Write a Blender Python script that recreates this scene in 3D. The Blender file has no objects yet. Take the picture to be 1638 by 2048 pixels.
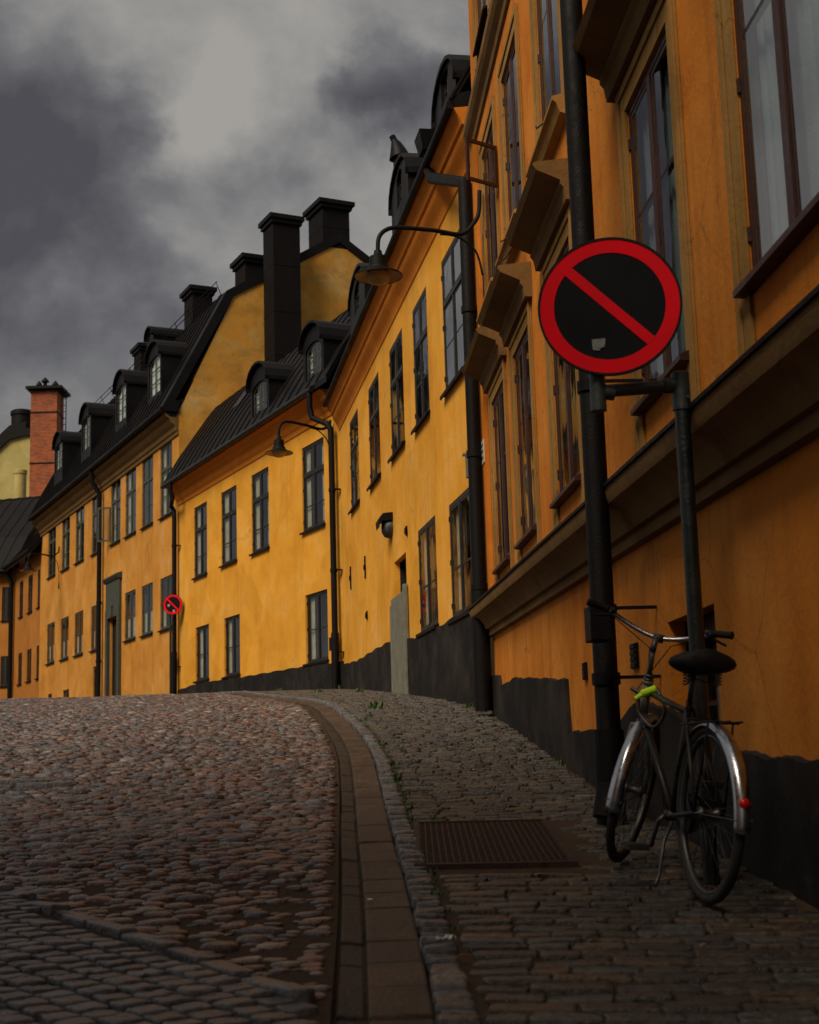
import bpy, math, random
import numpy as np
from mathutils import Vector, Matrix, Euler
random.seed(4); rng = np.random.default_rng(7)
sc = bpy.context.scene; COL = sc.collection; PI = math.pi; R_ = math.radians

# ------------------------------------------------------------------ camera
FPX = 2850.0; PITCH = math.atan(498/2850); ROLL = R_(-1.66)
cam_d = bpy.data.cameras.new('camera'); cam = bpy.data.objects.new('camera', cam_d); COL.objects.link(cam)
cam_d.sensor_fit = 'HORIZONTAL'; cam_d.sensor_width = 36; cam_d.lens = FPX/1638*36
cam_d.clip_start = 0.1; cam_d.clip_end = 5000
CR = Matrix.Rotation(PI/2+PITCH, 3, 'X') @ Matrix.Rotation(ROLL, 3, 'Z')
cam.matrix_world = CR.to_4x4(); sc.camera = cam
cam_d.dof.use_dof = True; cam_d.dof.focus_distance = 13.0; cam_d.dof.aperture_fstop = 5.6

# ------------------------------------------------------------------ light, sky, exposure
SUN_AZ = Vector((-0.62, -0.78, 0)).normalized(); SUN_EL = R_(45)
sd = bpy.data.lights.new('sun', 'SUN'); so = bpy.data.objects.new('sun', sd); COL.objects.link(so)
sd.energy = 2.0; sd.angle = R_(30); sd.color = (1.0, 0.86, 0.66)
sv = Vector((SUN_AZ.x*math.cos(SUN_EL), SUN_AZ.y*math.cos(SUN_EL), math.sin(SUN_EL)))
so.rotation_euler = sv.to_track_quat('Z', 'Y').to_euler(); so.location = sv*60
sc.view_settings.view_transform = 'Standard'; sc.view_settings.look = 'None'
sc.view_settings.gamma = 1.0; sc.view_settings.exposure = 0.75

def ray(x, y): return CR @ Vector(((x-819)/FPX, (1024-y)/FPX, -1.0))

world = bpy.data.worlds.new('World'); sc.world = world; world.use_nodes = True
wn = world.node_tree; wn.nodes.clear()
def N(nt, t, **k):
    n = nt.nodes.new(t)
    for a, b in k.items():
        if a.startswith('i_'): n.inputs[a[2:].replace('_', ' ')].default_value = b
        else: setattr(n, a, b)
    return n
def build_sky():
    L = wn.links.new
    out = N(wn, 'ShaderNodeOutputWorld'); bg = N(wn, 'ShaderNodeBackground')
    tc = N(wn, 'ShaderNodeTexCoord')
    sky = N(wn, 'ShaderNodeTexSky', sky_type='NISHITA', sun_disc=False, sun_elevation=SUN_EL,
            sun_rotation=math.atan2(SUN_AZ.x, SUN_AZ.y))
    n1 = N(wn, 'ShaderNodeTexNoise', i_Scale=8.0, i_Detail=10.0, i_Roughness=0.58)
    L(tc.outputs['Generated'], n1.inputs['Vector'])
    sub = N(wn, 'ShaderNodeVectorMath', operation='SUBTRACT'); sub.inputs[1].default_value = (.5, .5, .5)
    L(n1.outputs['Color'], sub.inputs[0])
    scl = N(wn, 'ShaderNodeVectorMath', operation='SCALE'); scl.inputs['Scale'].default_value = 0.15
    L(sub.outputs[0], scl.inputs[0])
    w = N(wn, 'ShaderNodeVectorMath', operation='ADD')
    L(tc.outputs['Generated'], w.inputs[0]); L(scl.outputs[0], w.inputs[1])
    # cloud masses and added bright patches: direction, core radius, fade radius, strength (+ dark, - light)
    blobs = [((80, 290), .00, .125, .42), ((-30, 420), .01, .14, .42), ((270, 250), .0, .05, .28), ((300, 440), .0, .085, .32), ((120,560), .0,.10,.34),
             ((775, 190), .020, .055, .33), ((720, 250), .01, .045, .18), ((870, 250), .02, .06, .28), ((580, 400), .0, .08, .22),
             ((1500, 200), .05, .25, .4),
             ((-400, 560), .0, .13, -.45), ((-420, 180), .0, .14, -.35), ((480, 90), .0, .12, -.30), ((400, 260), .0, .06, -.25), ((330, 560), .0, .07, .1), ((100, 640), .0, .1, -.12)]  # leading pair: bright sky added out of view for the windows to reflect
    acc = None
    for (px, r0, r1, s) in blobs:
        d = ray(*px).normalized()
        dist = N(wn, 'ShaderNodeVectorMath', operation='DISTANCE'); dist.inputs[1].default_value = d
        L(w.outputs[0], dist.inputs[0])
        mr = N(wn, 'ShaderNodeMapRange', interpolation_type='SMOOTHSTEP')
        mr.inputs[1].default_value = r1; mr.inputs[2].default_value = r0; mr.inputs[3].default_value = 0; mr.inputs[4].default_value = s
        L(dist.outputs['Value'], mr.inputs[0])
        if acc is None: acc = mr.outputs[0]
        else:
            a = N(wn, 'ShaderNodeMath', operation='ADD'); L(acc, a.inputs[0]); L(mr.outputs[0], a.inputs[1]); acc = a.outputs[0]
    mp = N(wn, 'ShaderNodeMapping'); mp.inputs['Scale'].default_value = (1, 1, 1.35)
    L(tc.outputs['Generated'], mp.inputs[0])
    n2 = N(wn, 'ShaderNodeTexNoise', i_Scale=8.0, i_Detail=10.0, i_Roughness=0.56, i_Distortion=0.15)
    L(mp.outputs[0], n2.inputs['Vector'])
    m = N(wn, 'ShaderNodeMath', operation='MULTIPLY_ADD'); m.inputs[1].default_value = 1.45; m.inputs[2].default_value = -0.43
    L(n2.outputs['Fac'], m.inputs[0])
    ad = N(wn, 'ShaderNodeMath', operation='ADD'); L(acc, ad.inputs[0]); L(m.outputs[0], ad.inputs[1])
    cr = N(wn, 'ShaderNodeValToRGB'); e = cr.color_ramp.elements
    e[0].position = 0.02; e[0].color = (.215, .205, .190, 1)
    e[1].position = 1.0; e[1].color = (.044, .043, .048, 1)
    for p_, c_ in ((.25, (.165, .160, .153, 1)), (.5, (.102, .101, .104, 1)), (.75, (.068, .067, .072, 1))):
        k = cr.color_ramp.elements.new(p_); k.color = c_
    L(ad.outputs[0], cr.inputs[0])
    sk = N(wn, 'ShaderNodeVectorMath', operation='SCALE'); sk.inputs['Scale'].default_value = 0.05
    L(sky.outputs[0], sk.inputs[0])
    mx = N(wn, 'ShaderNodeMix', data_type='RGBA'); mx.inputs[0].default_value = 0.97
    L(sk.outputs[0], mx.inputs[6]); L(cr.outputs[0], mx.inputs[7])
    L(mx.outputs[2], bg.inputs['Color']); bg.inputs['Strength'].default_value = 1.0
    L(bg.outputs[0], out.inputs['Surface'])
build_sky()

# ------------------------------------------------------------------ helpers
class Frame:
    """A facade line in plan: u runs away along it, o runs out towards the street, z is up."""
    def __init__(s, p, d):
        s.p = Vector((p[0], p[1])); s.d = Vector((d[0], d[1])).normalized(); s.n = Vector((-s.d.y, s.d.x))
    def pt(s, u, z, o=0): q = s.p + s.d*u + s.n*o; return Vector((q.x, q.y, z))
    def uz(s, x, y, o=0):
        q = ray(x, y); p = s.p + s.n*o; t = p.dot(s.n)/(q.x*s.n.x+q.y*s.n.y)
        return (q.xy*t-p).dot(s.d), q.z*t
    def cross(s, x, y, u):            # ray against the plane standing across the facade at u -> (t inwards, z)
        q = ray(x, y); p = s.p + s.d*u; t = p.dot(s.d)/(q.x*s.d.x+q.y*s.d.y)
        return (q.xy*t-p).dot(-s.n), q.z*t
def zfor(F, u, o, py):                # height of the point above (u, o) that is seen at picture row py
    CT = CR.transposed(); lo, hi = -3.0, 40.0
    for _ in range(40):
        m = (lo+hi)/2; l = CT @ F.pt(u, m, o); y = 1024-FPX*l.y/-l.z
        if y > py: lo = m
        else: hi = m
    return lo
def hd(x, y=1530): return ray(x, y).xy.normalized()
a0 = ray(1200, 1580); a0 = a0*(10.55/a0.y)
FA = Frame(a0.xy, hd(655)); uAe = FA.uz(958, 1250)[0]
uA1 = FA.uz(984, 1250)[0]
FB = Frame(FA.pt(uAe, 0).xy, hd(346, 1520)); uBe = FB.uz(684, 1100)[0]
FC = Frame(FB.pt(uBe, 0).xy, hd(-570, 1550)); uCe = FC.uz(358, 1100)[0]

class MB:
    def __init__(s): s.v = []; s.f = []; s.mi = []
    def add(s, vs, fs, m=0):
        b = len(s.v); s.v += [tuple(v) for v in vs]; s.f += [tuple(b+i for i in f) for f in fs]; s.mi += [m]*len(fs)
    def hexa(s, P, m=0): s.add(P, [(0,3,2,1),(4,5,6,7),(0,1,5,4),(1,2,6,5),(2,3,7,6),(3,0,4,7)], m)
    def fbox(s, F, u0, u1, z0, z1, o0, o1, m=0, k=0.0):   # box in a facade frame; k = rise per metre of u
        za, zb = k*u0, k*u1
        s.hexa([F.pt(u0,z0+za,o0),F.pt(u1,z0+zb,o0),F.pt(u1,z0+zb,o1),F.pt(u0,z0+za,o1),
                F.pt(u0,z1+za,o0),F.pt(u1,z1+zb,o0),F.pt(u1,z1+zb,o1),F.pt(u0,z1+za,o1)], m)
    def box(s, x0, x1, y0, y1, z0, z1, m=0):
        s.hexa([Vector(p) for p in ((x0,y0,z0),(x1,y0,z0),(x1,y1,z0),(x0,y1,z0),(x0,y0,z1),(x1,y0,z1),(x1,y1,z1),(x0,y1,z1))], m)
    def prof(s, F, pts, u0, u1, k=0.0, m=0, caps=True, step=None):  # closed profile [(o,z)] pulled along u
        n = len(pts); us = [u0, u1] if not step else list(np.linspace(u0, u1, max(2, int(abs(u1-u0)/step)+1)))
        V = []
        for u in us: V += [F.pt(u, z+k*u, o) for o, z in pts]
        fs = [(j*n+i, j*n+(i+1) % n, (j+1)*n+(i+1) % n, (j+1)*n+i) for j in range(len(us)-1) for i in range(n)]
        if caps: fs += [tuple(range(n))[::-1], tuple(range((len(us)-1)*n, len(us)*n))]
        s.add(V, fs, m)
    def tube(s, pts, r, n=10, m=0, cap=True):
        pts = [Vector(p) for p in pts]; rs = r if isinstance(r, (list, tuple)) else [r]*len(pts)
        V = []; prev = None
        for i, p in enumerate(pts):
            if i == 0: t = pts[1]-p
            elif i == len(pts)-1: t = p-pts[i-1]
            else: t = (p-pts[i-1]).normalized()+(pts[i+1]-p).normalized()
            t = t.normalized() if t.length > 1e-9 else Vector((0,0,1))
            if prev is None:
                a = Vector((0,0,1)) if abs(t.z) < .9 else Vector((1,0,0)); x = t.cross(a).normalized()
            else: x = (prev-t*prev.dot(t)).normalized()
            prev = x; y = t.cross(x)
            V += [p+(x*math.cos(2*PI*j/n)+y*math.sin(2*PI*j/n))*rs[i] for j in range(n)]
        fs = [(i*n+j, i*n+(j+1) % n, (i+1)*n+(j+1) % n, (i+1)*n+j) for i in range(len(pts)-1) for j in range(n)]
        if cap: fs += [tuple(range(n))[::-1], tuple(range((len(pts)-1)*n, len(pts)*n))]
        s.add(V, fs, m)
    def lathe(s, base, prof, n=28, axis=None, m=0):       # prof [(r, h)] about an upright (or given) axis
        ax = Vector(axis).normalized() if axis else Vector((0,0,1))
        a = Vector((1,0,0)) if abs(ax.x) < .9 else Vector((0,1,0)); x = ax.cross(a).normalized(); y = ax.cross(x); b = Vector(base)
        V = [b+ax*h+(x*math.cos(2*PI*j/n)+y*math.sin(2*PI*j/n))*r for r, h in prof for j in range(n)]
        fs = [(i*n+j, i*n+(j+1) % n, (i+1)*n+(j+1) % n, (i+1)*n+j) for i in range(len(prof)-1) for j in range(n)]
        s.add(V, fs, m)
    def torus(s, c, ax, R, r, N_=48, n=10, sx=1.0, m=0):
        ax = Vector(ax).normalized(); a = Vector((0,0,1)) if abs(ax.z) < .9 else Vector((1,0,0)); x = ax.cross(a).normalized(); y = ax.cross(x); c = Vector(c)
        V = []
        for i in range(N_):
            d = x*math.cos(2*PI*i/N_)+y*math.sin(2*PI*i/N_)
            V += [c+d*(R+r*math.cos(2*PI*j/n))+ax*(r*sx*math.sin(2*PI*j/n)) for j in range(n)]
        fs = [(i*n+j, i*n+(j+1) % n, ((i+1) % N_)*n+(j+1) % n, ((i+1) % N_)*n+j) for i in range(N_) for j in range(n)]
        s.add(V, fs, m)
    def xf(s, M): s.v = [tuple(M @ Vector(v)) for v in s.v]; return s

ORI = {}
def part(name, mb, mats, parent=None, smooth=False, bevel=0, recalc=True, label=None, origin=None):
    org = Vector(origin) if origin is not None else (ORI[parent.name] if parent is not None else Vector((0,0,0)))
    me = bpy.data.meshes.new(name)
    V = np.array(mb.v, dtype=float)-np.array(org)
    me.from_pydata(V.tolist(), [], mb.f)
    if not isinstance(mats, (list, tuple)): mats = [mats]
    for m_ in mats: me.materials.append(m_)
    if len(mats) > 1: me.polygons.foreach_set('material_index', mb.mi)
    if recalc:
        import bmesh
        bm = bmesh.new(); bm.from_mesh(me); bmesh.ops.recalc_face_normals(bm, faces=bm.faces); bm.to_mesh(me); bm.free()
    if smooth:
        me.polygons.foreach_set('use_smooth', [True]*len(me.polygons))
        if smooth is not True: me.set_sharp_from_angle(angle=R_(smooth))
    o = bpy.data.objects.new(name, me); COL.objects.link(o)
    if parent is None: o.location = org
    else: o.parent = parent
    ORI[o.name] = org
    if bevel:
        b = o.modifiers.new('bevel', 'BEVEL'); b.width = bevel; b.segments = 2; b.limit_method = 'ANGLE'; b.angle_limit = R_(40)
    if label: o['label'] = label
    return o
def tag(o, label=None, cat=None, group=None, kind=None):
    if label: o['label'] = label
    if cat: o['category'] = cat
    if group: o['group'] = group
    if kind: o['kind'] = kind
    return o
def thing(name, loc, label, cat, group=None):
    o = bpy.data.objects.new(name, None); COL.objects.link(o); o.location = loc; o.empty_display_size = .2
    ORI[o.name] = Vector(loc); return tag(o, label, cat, group)

# ------------------------------------------------------------------ materials
def mat(name, col, rough=.6, metal=0.0, spec=.4, bump=0.0, bscale=40, var=0.0, vscale=3, island=None, sand=None, detail=6):
    m = bpy.data.materials.new(name); m.use_nodes = True; nt = m.node_tree; L = nt.links.new
    b = nt.nodes['Principled BSDF']; b.inputs['Roughness'].default_value = rough; b.inputs['Metallic'].default_value = metal
    b.inputs['Specular IOR Level'].default_value = spec; b.inputs['Base Color'].default_value = (*col, 1)
    tc = N(nt, 'ShaderNodeTexCoord'); src = None
    if island:
        g = N(nt, 'ShaderNodeNewGeometry'); r = N(nt, 'ShaderNodeValToRGB'); r.color_ramp.interpolation = 'LINEAR'
        els = r.color_ramp.elements
        while len(els) < len(island): els.new(.5)
        for i, c in enumerate(island): els[i].position = i/(len(island)-1); els[i].color = (*c, 1)
        L(g.outputs['Random Per Island'], r.inputs[0]); src = r.outputs[0]
    if var:
        n = N(nt, 'ShaderNodeTexNoise', i_Scale=vscale, i_Detail=float(detail), i_Roughness=.62)
        L(tc.outputs['Object'], n.inputs['Vector'])
        mr = N(nt, 'ShaderNodeMapRange'); mr.inputs[1].default_value = .3; mr.inputs[2].default_value = .7
        mr.inputs[3].default_value = 1-var; mr.inputs[4].default_value = 1+var*.6; L(n.outputs['Fac'], mr.inputs[0])
        v = N(nt, 'ShaderNodeVectorMath', operation='SCALE'); L(mr.outputs[0], v.inputs['Scale'])
        if src: L(src, v.inputs[0])
        else: v.inputs[0].default_value = col
        src = v.outputs[0]
        rr = N(nt, 'ShaderNodeMapRange'); rr.inputs[1].default_value = .3; rr.inputs[2].default_value = .7
        rr.inputs[3].default_value = max(.05, rough-.12); rr.inputs[4].default_value = min(1, rough+.12); L(n.outputs['Fac'], rr.inputs[0]); L(rr.outputs[0], b.inputs['Roughness'])
    if src: L(src, b.inputs['Base Color'])
    if bump:
        n = N(nt, 'ShaderNodeTexNoise', i_Scale=bscale, i_Detail=6.0, i_Roughness=.6); L(tc.outputs['Object'], n.inputs['Vector'])
        bp = N(nt, 'ShaderNodeBump', i_Strength=bump, i_Distance=.02); L(n.outputs['Fac'], bp.inputs['Height']); L(bp.outputs[0], b.inputs['Normal'])
    return m
def plaster(name, c1, c2, c3, stain=(.1, .06, .03), amt=.35, blotch=False):
    """lime-wash plaster: cloudy colour, rain streaks, worn specks, trowel bump"""
    m = bpy.data.materials.new(name); m.use_nodes = True; nt = m.node_tree; L = nt.links.new
    b = nt.nodes['Principled BSDF']; b.inputs['Roughness'].default_value = .88; b.inputs['Specular IOR Level'].default_value = .15
    tc = N(nt, 'ShaderNodeTexCoord')
    n1 = N(nt, 'ShaderNodeTexNoise', i_Scale=.9, i_Detail=7.0, i_Roughness=.6, i_Distortion=.4); L(tc.outputs['Object'], n1.inputs['Vector'])
    cr = N(nt, 'ShaderNodeValToRGB'); e = cr.color_ramp.elements; e[0].position = .32; e[0].color = (*c1, 1); e[1].position = .68; e[1].color = (*c3, 1)
    k = e.new(.5); k.color = (*c2, 1); L(n1.outputs['Fac'], cr.inputs[0])
    mp = N(nt, 'ShaderNodeMapping'); mp.inputs['Scale'].default_value = (1.3, 1.3, 1.6) if blotch else (5, 5, .55); L(tc.outputs['Object'], mp.inputs[0])
    n2 = N(nt, 'ShaderNodeTexNoise', i_Scale=1.0, i_Detail=6.0, i_Roughness=.6); L(mp.outputs[0], n2.inputs['Vector'])
    r2 = N(nt, 'ShaderNodeMapRange'); r2.inputs[1].default_value = .48; r2.inputs[2].default_value = .85; r2.inputs[3].default_value = 0; r2.inputs[4].default_value = amt
    L(n2.outputs['Fac'], r2.inputs[0])
    mx = N(nt, 'ShaderNodeMix', data_type='RGBA'); L(r2.outputs[0], mx.inputs[0]); L(cr.outputs[0], mx.inputs[6]); mx.inputs[7].default_value = (*stain, 1)
    n3 = N(nt, 'ShaderNodeTexNoise', i_Scale=3.2, i_Detail=9.0, i_Roughness=.72); L(tc.outputs['Object'], n3.inputs['Vector'])
    r3 = N(nt, 'ShaderNodeMapRange'); r3.inputs[1].default_value = .60; r3.inputs[2].default_value = .78; r3.inputs[3].default_value = 0; r3.inputs[4].default_value = min(1, amt*1.5)
    L(n3.outputs['Fac'], r3.inputs[0])
    m2 = N(nt, 'ShaderNodeMix', data_type='RGBA'); L(r3.outputs[0], m2.inputs[0]); L(mx.outputs[2], m2.inputs[6]); m2.inputs[7].default_value = (*[x*.8 for x in stain], 1)
    w2 = N(nt, 'ShaderNodeMix', data_type='RGBA', blend_type='LINEAR_LIGHT'); w2.inputs[0].default_value = .10; L(tc.outputs['Object'], w2.inputs[6]); L(n3.outputs['Color'], w2.inputs[7])
    v1 = N(nt, 'ShaderNodeTexVoronoi', i_Scale=.75); L(w2.outputs[2], v1.inputs['Vector'])
    sp_ = N(nt, 'ShaderNodeSeparateColor'); L(v1.outputs['Color'], sp_.inputs[0])
    pr_ = N(nt, 'ShaderNodeMapRange'); pr_.inputs[1].default_value = .0; pr_.inputs[2].default_value = 1; pr_.inputs[3].default_value = .90; pr_.inputs[4].default_value = 1.06; L(sp_.outputs[0], pr_.inputs[0])
    v2 = N(nt, 'ShaderNodeTexVoronoi', feature='DISTANCE_TO_EDGE', i_Scale=.9); L(w2.outputs[2], v2.inputs['Vector'])
    ck = N(nt, 'ShaderNodeMapRange'); ck.inputs[1].default_value = .0; ck.inputs[2].default_value = .007; ck.inputs[3].default_value = .55; ck.inputs[4].default_value = 1.0; L(v2.outputs['Distance'], ck.inputs[0])
    km = N(nt, 'ShaderNodeMapRange'); km.inputs[1].default_value = .50; km.inputs[2].default_value = .60; km.inputs[3].default_value = 0; km.inputs[4].default_value = 1; L(n1.outputs['Fac'], km.inputs[0])
    cm = N(nt, 'ShaderNodeMix'); cm.inputs[2].default_value = 1.0; L(km.outputs[0], cm.inputs[0]); L(ck.outputs[0], cm.inputs[3])
    pm_ = N(nt, 'ShaderNodeMath', operation='MULTIPLY'); L(pr_.outputs[0], pm_.inputs[0]); L(cm.outputs[0], pm_.inputs[1])
    fs_ = N(nt, 'ShaderNodeVectorMath', operation='SCALE'); L(m2.outputs[2], fs_.inputs[0]); L(pm_.outputs[0], fs_.inputs['Scale'])
    L(fs_.outputs[0], b.inputs['Base Color'])
    n4 = N(nt, 'ShaderNodeTexNoise', i_Scale=26.0, i_Detail=8.0, i_Roughness=.65); L(tc.outputs['Object'], n4.inputs['Vector'])
    n5 = N(nt, 'ShaderNodeTexNoise', i_Scale=1.6, i_Detail=3.0); L(tc.outputs['Object'], n5.inputs['Vector'])
    ma = N(nt, 'ShaderNodeMath', operation='MULTIPLY_ADD'); ma.inputs[1].default_value = 4.0; L(n5.outputs['Fac'], ma.inputs[0]); L(n4.outputs['Fac'], ma.inputs[2])
    bp = N(nt, 'ShaderNodeBump', i_Strength=.55, i_Distance=.012); L(ma.outputs[0], bp.inputs['Height']); L(bp.outputs[0], b.inputs['Normal'])
    return m
M = {}
M['ochre_near'] = plaster('plaster_orange_ochre', (.46,.135,.012), (.57,.190,.020), (.62,.235,.038), (.22,.075,.018), .60)
M['ochre_mid'] = plaster('plaster_golden_ochre', (.62,.265,.022), (.70,.325,.034), (.73,.375,.075), (.42,.20,.045), .42)
M['ochre_vignetted'] = plaster('plaster_vignetted_ochre', (.46,.185,.028), (.54,.240,.040), (.58,.29,.080), (.25,.12,.04), .5)  # lens vignetting put into the long house's wall colour as a darker ochre
M['ochre_dull'] = plaster('plaster_dull_orange', (.34,.125,.022), (.37,.145,.028), (.40,.165,.036), (.16,.07,.025), .4)
M['gable'] = plaster('plaster_weathered_gable', (.56,.25,.035), (.62,.31,.055), (.60,.38,.13), (.13,.105,.06), .62, blotch=True)
M['lemon'] = plaster('plaster_pale_yellow', (.42,.34,.12), (.46,.38,.14), (.50,.42,.17), (.2,.17,.1), .3)
M['stucco_brown'] = plaster('stucco_olive_brown', (.150,.082,.027), (.175,.098,.033), (.20,.115,.042), (.06,.038,.02), .55)
M['stucco_tan'] = plaster('stucco_tan', (.26,.140,.038), (.32,.175,.048), (.37,.21,.065), (.10,.06,.03), .5)
M['cove_red'] = plaster('plaster_red_ochre_cove', (.56,.17,.016), (.60,.19,.018), (.63,.22,.022), (.3,.09,.016), .2)
M['plinth'] = plaster('plinth_black_plaster', (.0075,.0065,.007), (.011,.010,.0105), (.022,.020,.020), (.085,.064,.048), .50, blotch=True)
M['tin'] = mat('roof_black_tin', (.0060,.0050,.0055), .55, .0, .16, .25, 6, .35, 1.2)
M['tinlite'] = mat('metal_flashing', (.009,.008,.009), .42, .0, .3, .1, 20, .3, 4)
M['tar'] = mat('chimney_dark_render', (.0075,.006,.0065), .8, 0, .12, .4, 12, .35, 2)
M['iron'] = mat('painted_black_iron', (.0045,.0035,.0038), .6, 0, .16, .25, 60, .3, 14)
M['frame_red'] = mat('window_oxblood_paint', (.046,.012,.008), .5, 0, .4, .2, 50, .35, 8)
M['frame_dark'] = mat('window_dark_paint', (.012,.0095,.007), .5, 0, .4, .2, 50, .3, 8)
M['frame_grey'] = mat('window_grey_green_paint', (.050,.055,.042), .55, 0, .4, .2, 50, .3, 8)
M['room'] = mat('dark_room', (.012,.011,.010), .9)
M['curtain'] = mat('curtain_cloth', (.50,.44,.34), .9, 0, .1, .3, 30, .3, 5)
M['blind'] = mat('white_blind', (.74,.82,.74), .9, 0, .1, 0, 30, .12, 3)
M['net'] = mat('net_curtain', (.55,.60,.66), .9, 0, .1, .4, 60, .15, 3)
M['stone_post'] = mat('grey_stone', (.16,.155,.12), .8, 0, .3, .4, 30, .3, 5)
M['galv'] = mat('galvanised_steel', (.055,.068,.068), .5, .4, .5, .2, 40, .35, 12)
M['pole_dark'] = mat('dark_painted_steel', (.010,.014,.014), .4, .2, .5, .25, 50, .4, 9)
M['sign_red'] = mat('sign_red', (.80,.002,.012), .6, 0, .1, 0, 10, .12, 6)
M['sign_face'] = mat('sign_dark_blue', (.004,.004,.006), .6, 0, .12, 0, 10, .2, 6)
M['sticker'] = mat('sticker_faded', (.20,.21,.20), .6, 0, .3, 0, 10, .6, 90)
M['sticker_pink'] = mat('sticker_pink', (.45,.20,.28), .6)
M['rubber'] = mat('rubber_tyre', (.022,.020,.019), .75, 0, .3, .3, 90, .3, 20)
M['chrome'] = mat('chrome', (.46,.48,.52), .27, 1.0, .5, .05, 60, .25, 9)
M['steel'] = mat('dull_steel', (.07,.068,.066), .42, .7, .5, .1, 60, .3, 12)
M['bike_paint'] = mat('bicycle_frame_paint', (.012,.011,.011), .42, 0, .3, 0, 40, .3, 12)
M['bike_head'] = mat('bicycle_grey_paint', (.14,.145,.12), .4, .1, .5, 0, 40, .3, 12)
M['saddle'] = mat('black_vinyl', (.006,.0055,.006), .6, 0, .2, .2, 80)
M['neon'] = mat('yellow_green_plastic', (.50,.80,.01), .45)
M['reflector'] = mat('red_reflector', (.55,.003,.008), .2)
M['white_plate'] = mat('white_enamel', (.55,.55,.50), .4, 0, .4, 0, 10, .25, 20)
M['black_paint'] = mat('black_lettering', (.02,.02,.02), .5)
M['enamel_in'] = mat('lamp_inner_enamel', (.42,.27,.11), .5, 0, .4, 0, 10, .2, 8)
M['weed'] = mat('weed_leaf', (.045,.085,.02), .6, 0, .3, 0, 10, .4, 30)
M['leaf'] = mat('fallen_leaf', (.42,.16,.03), .7, 0, .3, 0, 10, .3, 60)
M['paper'] = mat('paper_scrap', (.5,.5,.5), .8, 0, .2, 0, 10, .7, 70)
M['cobble'] = mat('fieldstone', (.1,.08,.07), .30, 0, .65, .95, 34, .75, 18,
    island=[(.035,.022,.020),(.19,.080,.060),(.050,.056,.066),(.23,.135,.105),(.060,.030,.025),(.125,.145,.165),(.21,.095,.068),(.035,.032,.034),(.28,.235,.20),(.080,.045,.036),(.15,.125,.12),(.022,.021,.024)])
M['sett'] = mat('granite_sett', (.08,.075,.07), .34, 0, .6, .9, 42, .65, 20,
    island=[(.034,.027,.022),(.055,.039,.026),(.040,.036,.034),(.085,.055,.030),(.028,.023,.021),(.048,.036,.026),(.068,.066,.062),(.038,.030,.024),(.10,.075,.045)])
M['sett_grey'] = mat('grey_granite_sett', (.08,.08,.082), .34, 0, .6, .9, 42, .6, 20,
    island=[(.065,.062,.066),(.12,.118,.124),(.085,.080,.080),(.14,.14,.148),(.075,.068,.064)])
M['slab'] = mat('gutter_slab', (.085,.062,.044), .6, 0, .4, .9, 45, .75, 5,
    island=[(.070,.043,.026),(.096,.060,.036),(.082,.052,.032),(.064,.042,.028)])
M['channel'] = mat('gutter_channel', (.050,.038,.030), .6, 0, .4, .9, 45, .75, 6,
    island=[(.036,.024,.017),(.048,.032,.021),(.040,.028,.020)])
M['sand'] = mat('sandy_joint', (.066,.044,.028), .95, 0, .15, .8, 60, .5, 25, detail=9)
M['earth'] = mat('earth', (.05,.045,.03), .95, 0, .15, .5, 10, .4, .5)
M['rust'] = mat('rusty_iron_grate', (.036,.017,.012), .6, .3, .4, .4, 60, .5, 20)
def pane_mat(name, tint, refl):
    m = bpy.data.materials.new(name); m.use_nodes = True; nt = m.node_tree; L = nt.links.new
    nt.nodes.remove(nt.nodes['Principled BSDF']); out = nt.nodes['Material Output']
    tr = N(nt, 'ShaderNodeBsdfTransparent'); tr.inputs[0].default_value = (*tint, 1)
    gl = N(nt, 'ShaderNodeBsdfGlossy'); gl.inputs['Roughness'].default_value = .03; gl.inputs[0].default_value = (.92,.95,1,1)
    fr = N(nt, 'ShaderNodeFresnel'); fr.inputs['IOR'].default_value = refl
    tc = N(nt, 'ShaderNodeTexCoord'); n = N(nt, 'ShaderNodeTexNoise', i_Scale=2.2, i_Detail=2.0); L(tc.outputs['Object'], n.inputs['Vector'])
    bp = N(nt, 'ShaderNodeBump', i_Strength=.12, i_Distance=.02); L(n.outputs['Fac'], bp.inputs['Height']); L(bp.outputs[0], gl.inputs['Normal'])
    ge = N(nt, 'ShaderNodeNewGeometry'); mi = N(nt, 'ShaderNodeMath', operation='MULTIPLY'); iv = N(nt, 'ShaderNodeMapRange')
    iv.inputs[1].default_value = 0; iv.inputs[2].default_value = 1; iv.inputs[3].default_value = refl; iv.inputs[4].default_value = 1/refl
    L(ge.outputs['Backfacing'], iv.inputs[0]); L(iv.outputs[0], fr.inputs['IOR'])
    mx = N(nt, 'ShaderNodeMixShader'); L(fr.outputs[0], mx.inputs[0]); L(tr.outputs[0], mx.inputs[1]); L(gl.outputs[0], mx.inputs[2]); L(mx.outputs[0], out.inputs['Surface'])
    return m
M['glass'] = pane_mat('window_glass', (.74,.78,.75), 1.5)
M['glass_sky'] = pane_mat('window_glass_reflecting', (.35,.38,.38), 5.0)
M['glass_mid'] = pane_mat('window_glass_old', (.55,.6,.58), 2.2)
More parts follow.
